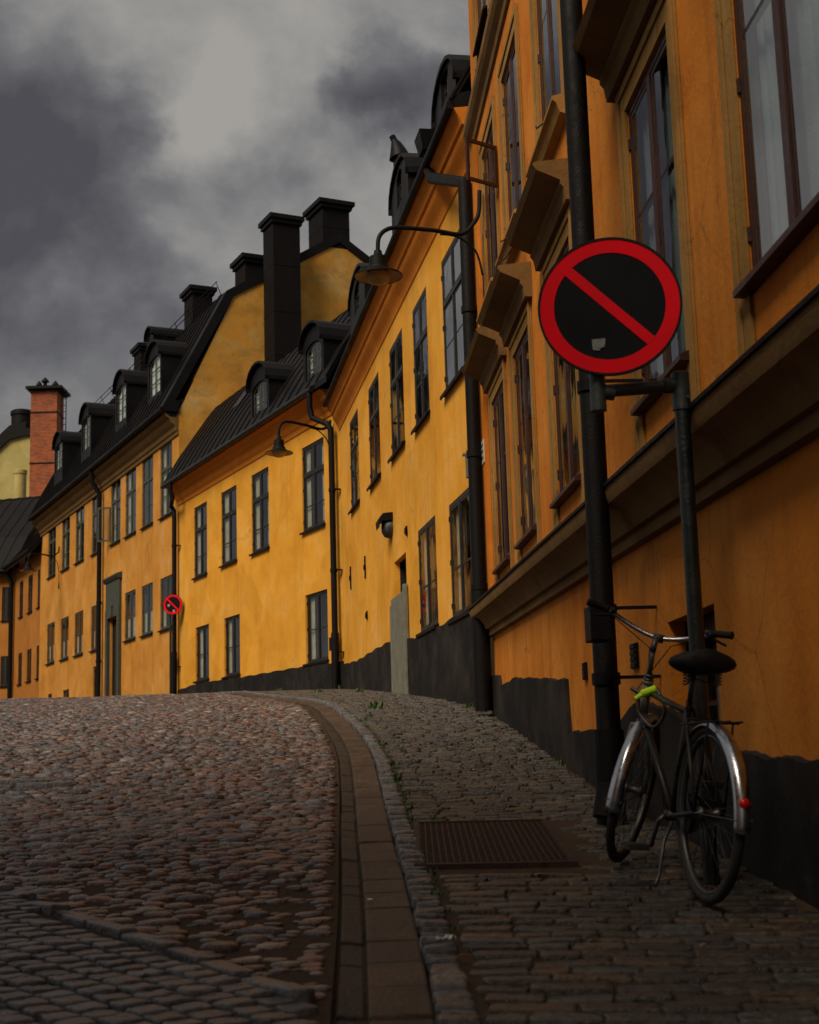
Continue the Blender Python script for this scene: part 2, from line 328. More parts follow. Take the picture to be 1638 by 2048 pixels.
def brick_mat():
    m = bpy.data.materials.new('red_brick'); m.use_nodes = True; nt = m.node_tree; L = nt.links.new; b = nt.nodes['Principled BSDF']
    b.inputs['Roughness'].default_value = .85
    tc = N(nt, 'ShaderNodeTexCoord'); mp = N(nt, 'ShaderNodeMapping'); mp.inputs['Rotation'].default_value = (PI/2, 0, 0); L(tc.outputs['Object'], mp.inputs[0])
    br = N(nt, 'ShaderNodeTexBrick', i_Scale=1.0); br.inputs['Color1'].default_value = (.52,.125,.022,1); br.inputs['Color2'].default_value = (.34,.068,.018,1); br.inputs['Mortar'].default_value = (.13,.075,.05,1)
    br.inputs['Brick Width'].default_value = .26; br.inputs['Row Height'].default_value = .085; br.inputs['Mortar Size'].default_value = .012; L(mp.outputs[0], br.inputs['Vector'])
    n = N(nt, 'ShaderNodeTexNoise', i_Scale=1.3, i_Detail=8.0, i_Roughness=.7); L(tc.outputs['Object'], n.inputs['Vector'])
    r = N(nt, 'ShaderNodeMapRange'); r.inputs[1].default_value = .45; r.inputs[2].default_value = .75; r.inputs[3].default_value = 0; r.inputs[4].default_value = .75; L(n.outputs['Fac'], r.inputs[0])
    mx = N(nt, 'ShaderNodeMix', data_type='RGBA'); L(r.outputs[0], mx.inputs[0]); L(br.outputs[0], mx.inputs[6]); mx.inputs[7].default_value = (.07,.03,.02,1)
    L(mx.outputs[2], b.inputs['Base Color']); bp = N(nt, 'ShaderNodeBump', i_Strength=.6, i_Distance=.01); L(br.outputs['Fac'], bp.inputs['Height']); bp.invert = True; L(bp.outputs[0], b.inputs['Normal'])
    return m
M['brick'] = brick_mat()

# ------------------------------------------------------------------ ground
GP = [(-40,-3.6),(-10,-1.9),(0,-1.09),(4.1,-.762),(5.9,-.615),(8,-.455),(10.4,-.25),(13.1,.07),(15.5,.36),(18.2,.645),(21.5,.925),(24.8,1.16),(28.5,1.41),(32.7,1.66),(38,1.90),(46,2.08),(60,2.12),(90,1.9),(200,-4),(2000,-60)]
gx = np.array([p[0] for p in GP]); gz = np.array([p[1] for p in GP])
def gh(y):                                    # smooth profile of the climbing street
    s = 0; w = 0
    for d, k in ((-1.4,1),(-.7,2),(0,3),(.7,2),(1.4,1)): s += k*np.interp(np.asarray(y)+d, gx, gz); w += k
    return s/w
def ghf(y): return float(gh(y))
def ground_at(px, py, dz=0.0):
    q = ray(px, py); Y = 6.0
    lo, hi = 2.0, 60.0
    ys = np.linspace(lo, hi, 1200); f = q.z/q.y*ys-(gh(ys)+dz); i = np.where(f >= 0)[0]
    if len(i) == 0 or f[0] < 0 and False: Y = 36.
    s = np.sign(f); ch = np.where(s[1:] != s[:-1])[0]
    if len(ch): j = ch[0]; Y = ys[j]+(ys[j+1]-ys[j])*abs(f[j])/(abs(f[j])+abs(f[j+1]))
    else: Y = ys[np.argmin(abs(f))]
    return Vector((q.x/q.y*Y, Y))
def smooth_path(P, n=1, step=.12):
    P = [Vector(p) for p in P]
    out = []
    for i in range(len(P)-1):
        p0 = P[max(i-1,0)]; p1 = P[i]; p2 = P[i+1]; p3 = P[min(i+2,len(P)-1)]
        for k in range(12):
            t = k/12; out.append(.5*((2*p1)+(p2-p0)*t+(2*p0-5*p1+4*p2-p3)*t*t+(3*p1-p0-3*p2+p3)*t**3))
    out.append(P[-1])
    L = [0]
    for i in range(1, len(out)): L.append(L[-1]+(out[i]-out[i-1]).length)
    m = int(L[-1]/step); res = []
    for s_ in np.linspace(0, L[-1], m+1):
        res.append(Vector((float(np.interp(s_, L, [q.x for q in out])), float(np.interp(s_, L, [q.y for q in out])))))
    return res
kerbR = [ground_at(*p) for p in ((962,2048),(880,1800),(825,1660),(797,1580),(772,1510),(742,1465),(700,1428),(655,1404))]
e0 = kerbR[-1]; sC = FC.d
kerbR = [kerbR[0]+(kerbR[0]-kerbR[1])*k for k in (2.2, 1.0)] + kerbR
tgt = FC.pt(2.0, 0, 1.9).xy
kerbR += [tgt.lerp(e0, .5)+Vector((-.15,-.0)), tgt, FC.pt(8,0,1.9).xy, FC.pt(16,0,1.9).xy, FC.pt(26,0,1.9).xy]
KP = smooth_path(kerbR)
def kx(y):                                    # kerb right edge X for a given Y (Y grows along the path)
    return float(np.interp(y, KY, KX))
KY = np.array([p.y for p in KP]); KX = np.array([p.x for p in KP])
o_ = np.argsort(KY); KY = KY[o_]; KX = KX[o_]
KN = []
for i, p in enumerate(KP):
    t = (KP[min(i+2,len(KP)-1)]-KP[max(i-2,0)]).normalized(); KN.append(Vector((-t.y, t.x)))   # to the left

def sheet(name, xs, ys, dz, mt, kind='structure', uneven=0.0):
    mb = MB(); nx, ny = len(xs), len(ys)
    for y in ys:
        h = ghf(y)+dz
        for x in xs: mb.v.append((x, y, h+(random.uniform(-1,1)*uneven)))
    mb.f = [(j*nx+i, j*nx+i+1, (j+1)*nx+i+1, (j+1)*nx+i) for j in range(ny-1) for i in range(nx-1)]; mb.mi = [0]*len(mb.f)
    o = part(name, mb, mt, smooth=True, recalc=False); return tag(o, kind=kind)
sheet('ground', [-1500,-200,-60,-25,-12,-6,0,6,12,25,60,200,1500], sorted(set(list(np.arange(-40,90,1.5))+[-1500,-200,100,140,200,400,1000,2000])), -.10, M['earth'])
def ribbon(name, a, b, dz, mt, i0=0, i1=None):      # a, b offsets left of the kerb's right edge
    i1 = i1 or len(KP); mb = MB()
    for i in range(i0, i1):
        for w in (a, b): q = KP[i]+KN[i]*w; mb.v.append((q.x, q.y, ghf(q.y)+dz))
    n = i1-i0; mb.f = [(2*j, 2*j+1, 2*j+3, 2*j+2) for j in range(n-1)]; mb.mi = [0]*len(mb.f)
    return tag(part(name, mb, mt, smooth=True, recalc=False), kind='structure')

def stone(mb, c, hx, hy, ang, h, n=10, sup=2.0, rnd=.12, tilt=0.0, dome=1.0):
    """one rounded stone: centre c (top of bedding), half sizes, height above bedding"""
    ca, sa = math.cos(ang), math.sin(ang); V = [(c[0], c[1], c[2]+h)]
    jit = [1+random.uniform(-rnd, rnd) for _ in range(n)]; tx, ty = random.uniform(-tilt, tilt), random.uniform(-tilt, tilt)
    for (k, hh) in ((.55, .93-.08*dome), (.86, .72-.22*dome), (.99, .12), (.97, -.6)):
        for j in range(n):
            a = 2*PI*(j+.5)/n; x, y = math.cos(a), math.sin(a)
            s = (abs(x)**sup+abs(y)**sup)**(-1/sup)*k*jit[j]; x, y = x*s*hx, y*s*hy
            V.append((c[0]+x*ca-y*sa, c[1]+x*sa+y*ca, c[2]+h*hh+x*tx+y*ty+(.0 if hh < .5 else random.uniform(-1,1)*.05*h)))
    F = [(0, 1+j, 1+(j+1) % n) for j in range(n)]
    for r in range(3):
        b = 1+r*n; F += [(b+j, b+n+j, b+n+(j+1) % n, b+(j+1) % n) for j in range(n)]
    mb.add(V, F)

def sett(mb, c, hx, hy, ang, h, ch=.013, jit=.005, tilt=.05):
    """one hewn paving sett: near-rectangular, slightly rounded arris"""
    ca, sa = math.cos(ang), math.sin(ang); tx, ty = random.uniform(-tilt,tilt), random.uniform(-tilt,tilt); c1 = min(ch, hx*.45, hy*.45)
    O = []
    for sx, sy in ((1,1),(-1,1),(-1,-1),(1,-1)):
        a, b = (sx*hx, sy*(hy-c1)), (sx*(hx-c1), sy*hy); k = (sx*(hx-c1*.3), sy*(hy-c1*.3))
        O += [a, k, b] if sx*sy > 0 else [b, k, a]
        if sx*sy > 0: O.append((0, sy*hy))
        else: O.append((sx*hx, 0))
    O = [(x+random.uniform(-jit,jit), y+random.uniform(-jit,jit)) for x, y in O]; n = len(O)
    V = [(c[0], c[1], c[2]+h*1.04)]; ph = random.uniform(0,6)
    for d, hh in ((.45,1.01),(.14,.98),(.045,.86),(0,.45),(.0,-1.5)):
        for i, (x, y) in enumerate(O):
            m = 2*d*min(hx,hy); x2 = x*(1-m/max(hx,.001)*.5), y*(1-m/max(hy,.001)*.5)
            X, Y = x2; V.append((c[0]+X*ca-Y*sa, c[1]+X*sa+Y*ca, c[2]+h*hh+X*tx+Y*ty+(.0015*math.sin(ph+X*60+Y*47) if hh > .5 else 0)))
    F = [(0, 1+j, 1+(j+1) % n) for j in range(n)]
    for r in range(4): b = 1+r*n; F += [(b+j, b+n+j, b+n+(j+1) % n, b+(j+1) % n) for j in range(n)]
    mb.add(V, F)

# the cobbled carriageway
slabL, slabR, kerbW = .325, .120, .125
chanL = slabL+.10
def left_edge(y):
    i = int(np.argmin(abs(KYr-y))); return KP[i]+KN[i]*chanL
KYr = np.array([p.y for p in KP])
def xl(y): return float(np.interp(y, LY, LX))
LL = [p+nn*chanL for p, nn in zip(KP, KN)]; LL.sort(key=lambda p: p.y); LY = [p.y for p in LL]; LX = [p.x for p in LL]
# small-sett patch boundary (bottom left)
patch = [ground_at(*p) for p in ((-260,1735),(0,1775),(150,1832),(330,1890),(480,1945),(590,1990),(700,2030),(760,2080),(820,2200))]
pl = sorted(patch, key=lambda p: p.x); PX = [p.x for p in pl]; PY = [p.y for p in pl]
def in_patch(x, y): return y < np.interp(x, PX, PY)
def road():
    ys = sorted(set(np.round(np.concatenate([np.arange(2.5,12,.10), np.arange(12,40,.5), np.arange(40,62,2)]), 3)))
    mb = MB(); K = 34
    for y in ys:
        xr = xl(y)-.01; xl0 = xr-max(4.5, y*.45)
        for k in range(K):
            x = xl0+(xr-xl0)*k/(K-1)
            mb.v.append((x, y, ghf(y)-.021+(.004 if in_patch(x,y) else .012)*math.sin(x*2.1+y*1.3)*math.sin(y*.9)+random.uniform(-.005,.005)))
    mb.f = [(j*K+i, j*K+i+1, (j+1)*K+i+1, (j+1)*K+i) for j in range(len(ys)-1) for i in range(K-1)]; mb.mi = [0]*len(mb.f)
    tag(part('road_bed', mb, M['sand'], smooth=True, recalc=False), kind='structure')
    st = MB(); grid = {}; cell = .16; pts = []
    r_ = random.Random(11)
    def free(x, y, r, k):
        ci, cj = int(x//cell), int(y//cell)
        for a in (-1,0,1):
            for b in (-1,0,1):
                for (X, Y, R) in grid.get((ci+a, cj+b), ()):
                    if ((X-x)**2+((Y-y)*1.18)**2) < (k*(R+r))**2: return False
        return True
    for (rad0, rad1, tries, k) in ((.11,.15,60,1.05),(.072,.095,1300,1.0),(.050,.066,20000,.92),(.036,.048,130000,.88),(.022,.030,90000,.90)):
        for _ in range(tries):
            y = 3.5+39.5*r_.random()**1.15; xr = xl(y)-.03; w = max(3.4, y*.385); x = xr-w*r_.random(); r = r_.uniform(rad0, rad1)
            if y > 20 and rad1 < .04: continue
            if rad0 > .1 and y > 8.5: continue
            if x > xr-r*.8 or in_patch(x, y-.10): continue
            if free(x, y, r, k): grid.setdefault((int(x//cell), int(y//cell)), []).append((x, y, r)); pts.append((x, y, r))
    for (px, py, r) in pts:
        near = max(0, min(1, (8.2-py)/3.0)); u = r_.random()
        if near > 0 and u < .36*near: continue
        h = r_.uniform(.42,.75)*r*.56; h *= (1-.6*near*r_.random()**.7)
        z = ghf(py)-.024+.012*math.sin(px*2.1+py*1.3)*math.sin(py*.9)
        stone(st, (px, py, z+.004), r*r_.uniform(.98,1.12), r*r_.uniform(.74,.92), r_.gauss(0,.6), h, n=11 if py < 16 else 8, sup=r_.uniform(2.2,3.6), rnd=.12, tilt=.07, dome=r_.uniform(.0,.8))
    tag(part('road', st, M['cobble'], smooth=True, recalc=False), kind='structure')
    # small setts laid on the diagonal
    pt = MB(); ang = R_(38); c_, s_ = math.cos(ang), math.sin(ang); g = .118
    for i in range(-60, 60):
        for j in range(-60, 60):
            u, v = i*g, j*g*.98+(.5*g if i % 2 else 0)
            x, y = -1.2+u*c_-v*s_, 5.0+u*s_+v*c_
            if y < 3.2 or y > 7.2 or x < -3.2 or x > xl(y)-.07: continue
            if np.interp(x, PX, PY)-y > .10: sett(pt, (x, y, ghf(y)-.014), .054, .053, ang+random.gauss(0,.05), random.uniform(.015,.024), jit=.005, tilt=.035)
    x = PX[0]
    while x < PX[-1]:
        ln = random.uniform(.15,.24); y = float(np.interp(x+ln/2, PX, PY)); y2 = float(np.interp(x+ln, PX, PY)); y1 = float(np.interp(x, PX, PY)); a = math.atan2(y2-y1, ln)
        if x+ln/2 < xl(y)-.12: sett(pt, (x+ln/2, y, ghf(y)-.013), ln/2/math.cos(a)-.006, .045, a, random.uniform(.020,.027), jit=.007)
        x += ln
    tag(part('sett_paving', pt, M['sett_grey'], smooth=True, recalc=False), kind='structure')
    # two flat slabs let into the cobbles at the left
    sl = MB(); c = ground_at(18, 1572)
    for dx, dy, hx, hy in ((-.34,-.05,.36,.16),(-.05,.26,.30,.14),(.30,.02,.24,.11)):
        sett(sl, (c.x+dx, c.y+dy, ghf(c.y+dy)-.01), hx, hy, .35, .030, ch=.03, jit=.012, tilt=.02)
    tag(part('stone_slabs', sl, M['sett_grey'], smooth=True, recalc=False), kind='structure')
road()
def strips():
    ribbon('gutter_bed', 0.0, chanL+.03, -.05, M['sand'])
    def along(a, b, dz, length, mt, name, gap=.008, sag=0.0, step=3):
        mb = MB(); i = 0
        while i < len(KP)-2:
            ln = length*random.uniform(.8,1.2); k = max(1, int(round(ln/.12))); j = min(i+k, len(KP)-1)
            A, B_ = KP[i], KP[j]; na, nb = KN[i], KN[j]; t = (B_-A); t = t/t.length*gap
            P = []
            jt = random.uniform(-.007,.007)
            for (q, nn, s_) in ((A, na, 1), (B_, nb, -1)):
                for w in (a+gap, b-gap): r = q+nn*w+t*s_; P.append((r.x, r.y))
            zz = [ghf(p[1])+dz+jt for p in P]; zz[1] += sag; zz[3] += sag
            mb.hexa([Vector((*P[0], zz[0]-.08)),Vector((*P[2], zz[2]-.08)),Vector((*P[3], zz[3]-.08)),Vector((*P[1], zz[1]-.08)),
                     Vector((*P[0], zz[0])),Vector((*P[2], zz[2])),Vector((*P[3], zz[3])),Vector((*P[1], zz[1]))])
            i = j
        tag(part(name, mb, mt, bevel=.012), kind='structure')
    along(slabR, slabL, -.012, .36, M['slab'], 'gutter_slabs', .004)
    along(slabL, chanL, -.045, .30, M['channel'], 'gutter', .004, .012)
    mb = MB(); i = 0; acc = 0
    s_ = 0.0; L = len(KP)*.12
    while s_ < L-1:
        ln = random.uniform(.085,.13) if random.random() > .3 else random.uniform(.05,.08); f_ = (s_+ln/2)/.12; i = int(f_); i = min(i, len(KP)-2)
        q = KP[i].lerp(KP[i+1], f_-i)+KN[i]*.06; t = (KP[i+1]-KP[i])
        sett(mb, (q.x+random.uniform(-.005,.005), q.y, ghf(q.y)-.01), ln/2-.003, .056+random.uniform(-.006,.006), math.atan2(t.y, t.x)+random.gauss(0,.05), random.uniform(.022,.040), jit=.005, tilt=.10)
        s_ += ln+.004
    tag(part('kerb', mb, M['sett_grey'], smooth=True, recalc=False), kind='structure')
strips()
# pavement of long setts between kerb and houses
def wall_x(y):
    ya = FA.pt(uAe,0).y; yb = FB.pt(uBe,0).y
    ya = FA.pt(uA1,0).y
    if y < ya: F = FA
    elif y < yb: F = FB
    else: F = FC
    return F.p.x+(y-F.p.y)*F.d.x/F.d.y
G0 = ground_at(838,1748); G1 = ground_at(1140,1722); G2 = ground_at(1085,1640); G3 = ground_at(832,1657)
gcx = (G0+G1+G2+G3)/4
def pavement():
    mb = MB(); ys = list(np.arange(2.5, 60, .3)); K = 10
    for y in ys:
        a = kx(y)-.01; b = wall_x(y)+.3
        for k in range(K): x = a+(b-a)*k/(K-1); mb.v.append((x, y, ghf(y)-.006+random.uniform(-.003,.003)))
    mb.f = [(j*K+i, j*K+i+1, (j+1)*K+i+1, (j+1)*K+i) for j in range(len(ys)-1) for i in range(K-1)]; mb.mi = [0]*len(mb.f)
    tag(part('pavement_bed', mb, M['sand'], smooth=True, recalc=False), kind='structure')
    st = MB(); y = 3.0; Y0 = min(G0.y,G1.y)-.02; Y1 = max(G2.y,G3.y)+.02; gx0 = min(G0.x,G3.x)-.03; gx1 = max(G1.x,G2.x)+.03
    while y < 42:
        d = random.uniform(.105,.135); x0 = kx(y)+.02; x1 = wall_x(y)-.02 if y < 26 else min(wall_x(y)-.02, x0+2.2); x = x0+random.uniform(-.01,.03)
        while x < x1:
            ln = random.uniform(.13,.27); skew = -.10*(x-x0)
            cx, cy = x+ln/2, y+skew+random.uniform(-.006,.006)
            if not (gx0 < cx < gx1+.08 and Y0-.03 < cy < Y1+.03) and cx < x1-.01:
                sett(st, (cx, cy, ghf(cy)-.006), ln/2-.004, d/2-.0045, random.gauss(-.10,.025), random.uniform(.006,.017), jit=.006, tilt=.035)
            x += ln
        y += d
    tag(part('pavement', st, M['sett'], smooth=True, recalc=False), kind='structure')
pavement()
def pgrate():
    c = gcx; z = ghf(c.y)+.012; root = thing('iron_grate', (c.x, c.y, z), 'rusty rectangular iron floor grate set into the pavement setts beside the kerb', 'grate')
    w = (G1-G0).length*.5; d_ = ((G3-G0).length)*.5; sl = (ghf(c.y+d_)-ghf(c.y-d_))/(2*d_)
    def q(x, y, h=0): return Vector((c.x+x-.0*y, c.y+y-.06*x, z+sl*(y-.06*x)+h))
    fr = MB()
    for (x0,x1,y0,y1) in ((-w,w,-d_,-d_+.03),(-w,w,d_-.03,d_),(-w,-w+.03,-d_+.03,d_-.03),(w-.03,w,-d_+.03,d_-.03)):
        fr.hexa([q(x0,y0,-.03),q(x1,y0,-.03),q(x1,y1,-.03),q(x0,y1,-.03),q(x0,y0,.012),q(x1,y0,.012),q(x1,y1,.012),q(x0,y1,.012)])
    part('frame', fr, M['rust'], root)
    ba = MB(); n = 24
    for i in range(1, n):
        x = -w+2*w*i/n; ba.hexa([q(x-.004,-d_+.03,-.03),q(x+.004,-d_+.03,-.03),q(x+.004,d_-.03,-.03),q(x-.004,d_-.03,-.03),q(x-.004,-d_+.03,.006),q(x+.004,-d_+.03,.006),q(x+.004,d_-.03,.006),q(x-.004,d_-.03,.006)])
    m_ = 52
    for j in range(1, m_):
        y = -d_+2*d_*j/m_; ba.hexa([q(-w+.03,y-.004,-.03),q(w-.03,y-.004,-.03),q(w-.03,y+.004,-.03),q(-w+.03,y+.004,-.03),q(-w+.03,y-.006,.003),q(w-.03,y-.006,.003),q(w-.03,y+.006,.003),q(-w+.03,y+.006,.003)])
    part('bars', ba, M['rust'], root); pb = MB(); pb.hexa([q(-w,-d_,-.06),q(w,-d_,-.06),q(w,d_,-.06),q(-w,d_,-.06),q(-w,-d_,-.035),q(w,-d_,-.035),q(w,d_,-.035),q(-w,d_,-.035)])
    part('shaft_cover', pb, M['room'], root)
pgrate()

# ------------------------------------------------------------------ house building kit
def wall_mesh(F, u0, u1, z0, z1, holes, depth=.5, ):
    """facade sheet with real openings and reveals, ends returned by depth"""
    mb = MB(); us = sorted(set([u0, u1]+[h[0] for h in holes]+[h[1] for h in holes])); zs = sorted(set([z0, z1]+[h[2] for h in holes]+[h[3] for h in holes]))
    us = [u for u in us if u0 <= u <= u1]; zs = [z for z in zs if z0 <= z <= z1]
    for i in range(len(us)-1):
        for j in range(len(zs)-1):
            cu, cz = (us[i]+us[i+1])/2, (zs[j]+zs[j+1])/2
            if any(h[0] < cu < h[1] and h[2] < cz < h[3] for h in holes): continue
            mb.add([F.pt(us[i],zs[j]),F.pt(us[i+1],zs[j]),F.pt(us[i+1],zs[j+1]),F.pt(us[i],zs[j+1])], [(0,1,2,3)])
    for (a, b, c, d) in [h[:4] for h in holes]:
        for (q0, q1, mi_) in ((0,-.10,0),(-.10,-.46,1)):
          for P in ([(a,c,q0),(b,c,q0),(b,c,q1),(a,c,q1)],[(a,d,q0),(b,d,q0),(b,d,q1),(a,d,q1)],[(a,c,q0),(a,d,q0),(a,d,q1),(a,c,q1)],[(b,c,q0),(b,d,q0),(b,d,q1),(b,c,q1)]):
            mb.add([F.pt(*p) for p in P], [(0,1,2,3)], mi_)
    for u in (u0, u1): mb.add([F.pt(u,z0,0),F.pt(u,z1,0),F.pt(u,z1,-depth),F.pt(u,z0,-depth)], [(0,1,2,3)])
    return mb
def window(F, u0, u1, z0, z1, root, fm, rec=.06, trans=.66, bars=(), topbars=(), sill=True, cur='side', fw=.06, name='window', label=None, silldrop=.05, mull=.05, sillext=.05, glass='glass', proud=.006, pd=.02):
    b = MB(); d0, d1 = -rec-.05, -rec
    b.fbox(F,u0,u1,z1-fw,z1,d0,d1); b.fbox(F,u0,u1,z0,z0+fw,d0,d1); b.fbox(F,u0,u0+fw,z0+fw,z1-fw,d0,d1); b.fbox(F,u1-fw,u1,z0+fw,z1-fw,d0,d1)
    um = (u0+u1)/2; zt = None
    segs = [(z0+fw, z1-fw)]
    if trans:
        zt = z0+(z1-z0)*trans; b.fbox(F,u0+fw,u1-fw,zt-.045,zt+.045,d0,d1+.012); segs = [(z0+fw, zt-.045),(zt+.045, z1-fw)]
    for (a, c) in segs:
        b.fbox(F,um-mull,um+mull,a,c,d0,d1+proud)
        for (s0, s1) in ((u0+fw, um-mull),(um+mull, u1-fw)):                          # casement stiles
            b.fbox(F,s0,s0+.03,a,c,d0+.008,d1-.006); b.fbox(F,s1-.03,s1,a,c,d0+.008,d1-.006)
            b.fbox(F,s0+.03,s1-.03,c-.03,c,d0+.008,d1-.006); b.fbox(F,s0+.03,s1-.03,a,a+.03,d0+.008,d1-.006)
    for k, fr in enumerate(bars):
        a, c = segs[0]; z = a+(c-a)*fr; b.fbox(F,u0+fw+.03,um-mull-.03,z-.014,z+.014,d0+.01,d1-.01); b.fbox(F,um+mull+.03,u1-fw-.03,z-.014,z+.014,d0+.01,d1-.01)
    for sx in (u0, u1-.015):                                                         # hinges
        for t in (.12,.5,.88): z = z0+(z1-z0)*t; b.fbox(F,sx-.004,sx+.019,z-.035,z+.035,d1,d1+.014)
    w = part(name, b, fm, root, label=label)
    g = MB(); zc = d1-pd; g.add([F.pt(u0+.02,z0+.02,zc),F.pt(u1-.02,z0+.02,zc),F.pt(u1-.02,z1-.02,zc),F.pt(u0+.02,z1-.02,zc)], [(0,1,2,3)]); part('pane', g, M[glass], w)
    if sill:
        s = MB(); s.prof(F, [(-rec-.06,z0+.035),(.075,z0-.012),(.075,z0-.012-silldrop),(.055,z0-.012-silldrop),(.055,z0-.03),(-rec-.06,z0-.0)], u0-sillext, u1+sillext); part('sill', s, M['iron'], w)
    if cur:
        c = MB(); o = -rec-.085; W_ = u1-u0
        def drape(a, bb, zb, zt_):
            n = max(4, int((bb-a)/.03)); V = []
            for i in range(n+1):
                u = a+(bb-a)*i/n; oo = o+.014*math.sin(i*1.9)
                V += [F.pt(u,zb,oo),F.pt(u,zt_,oo)]
            c.add(V, [(2*i,2*i+2,2*i+3,2*i+1) for i in range(n)])
        if cur == 'side': drape(u0+fw,u0+W_*random.uniform(.20,.30),z0+.1,z1-.05); drape(u1-W_*random.uniform(.20,.32),u1-fw,z0+.1,z1-.05); drape(um-W_*.02,um+W_*random.uniform(.10,.2),z0+.1,z1-.05)
        elif cur in ('blind', 'net'): drape(u0+.03,u1-.03,z0+.03,z1-.03)
        elif cur == 'half': drape(u0+.03,u1-.03,z0+.05,z0+(z1-z0)*.45)
        part('curtain', c, M['blind'] if cur == 'blind' else M['net'] if cur == 'net' else M['curtain'], w, smooth=True)
    return w
def pw(F, pxL, pxR, yb, yt, o=0.0):
    """opening measured at its far lower corner (pxL, yb), far upper height yt and near edge pxR"""
    uf, zb = F.uz(pxL, yb, o); zt = F.uz(pxL, yt, o)[1]; un = F.uz(pxR, (yb+yt)/2, o)[0]
    return un, uf, zb, zt
def pipe(F, root, pts, r, name='downpipe', collars=(), boot=None, brackets=True):
    b = MB(); P = [F.pt(u, z, o) for u, z, o in pts]; b.tube(P, r, 14)
    for z in collars:
        for i in range(len(P)-1):
            if P[i].z >= z >= P[i+1].z and abs(P[i].z-P[i+1].z) > .5:
                q = P[i].lerp(P[i+1], (P[i].z-z)/(P[i].z-P[i+1].z)); b.tube([q+Vector((0,0,.035)), q-Vector((0,0,.035))], r+.013, 14)
    w = part(name, b, M['iron'], root, smooth=35)
    if brackets and collars:
        u, _, o = pts[-2]
        for z in collars: k = MB(); k.prof(F, [(.003,z-.01),(o,z-.01),(o,z+.01),(.003,z+.01)], u-r-.075, u-r-.06); k.fbox(F,u-r-.06,u,z-.009,z+.009,o-.012,o+.012); part('bracket', k, M['iron'], w)
    return w
def roof(F, root, prof_in, u0, u1, thick=.16, seam=.62, k=0.0, name='roof'):
    """prof_in: [(t inward, z)] from eave to ridge"""
    o = [(-t, z) for t, z in prof_in]; lo = [(a, z-thick) for a, z in o][::-1]
    b = MB(); b.prof(F, o+lo, u0, u1, k=k)
    n = int((u1-u0)/seam)
    for i in range(n+1):
        u = u0+(u1-u0)*i/max(1,n)
        for (a, za), (c, zc) in zip(o[:-1], o[1:]):
            nv = Vector((-(zc-za), (c-a))).normalized(); nv = nv if nv.y > 0 else -nv
            q = [(a,za),(c,zc),(c+nv.x*.03,zc+nv.y*.03),(a+nv.x*.03,za+nv.y*.03)]; b.prof(F, q, u-.014, u+.014, k=k)
    return part(name, b, M['tin'], root)
def arch_pts(u0, u1, z0, zs, zt, n=8):
    P = [(u0,z0)]; um, hw = (u0+u1)/2, (u1-u0)/2
    for i in range(n+1):
        a = PI-PI*i/n; P.append((um+hw*math.cos(a), zs+(zt-zs)*math.sin(a)))
    return P+[(u1,z0)]
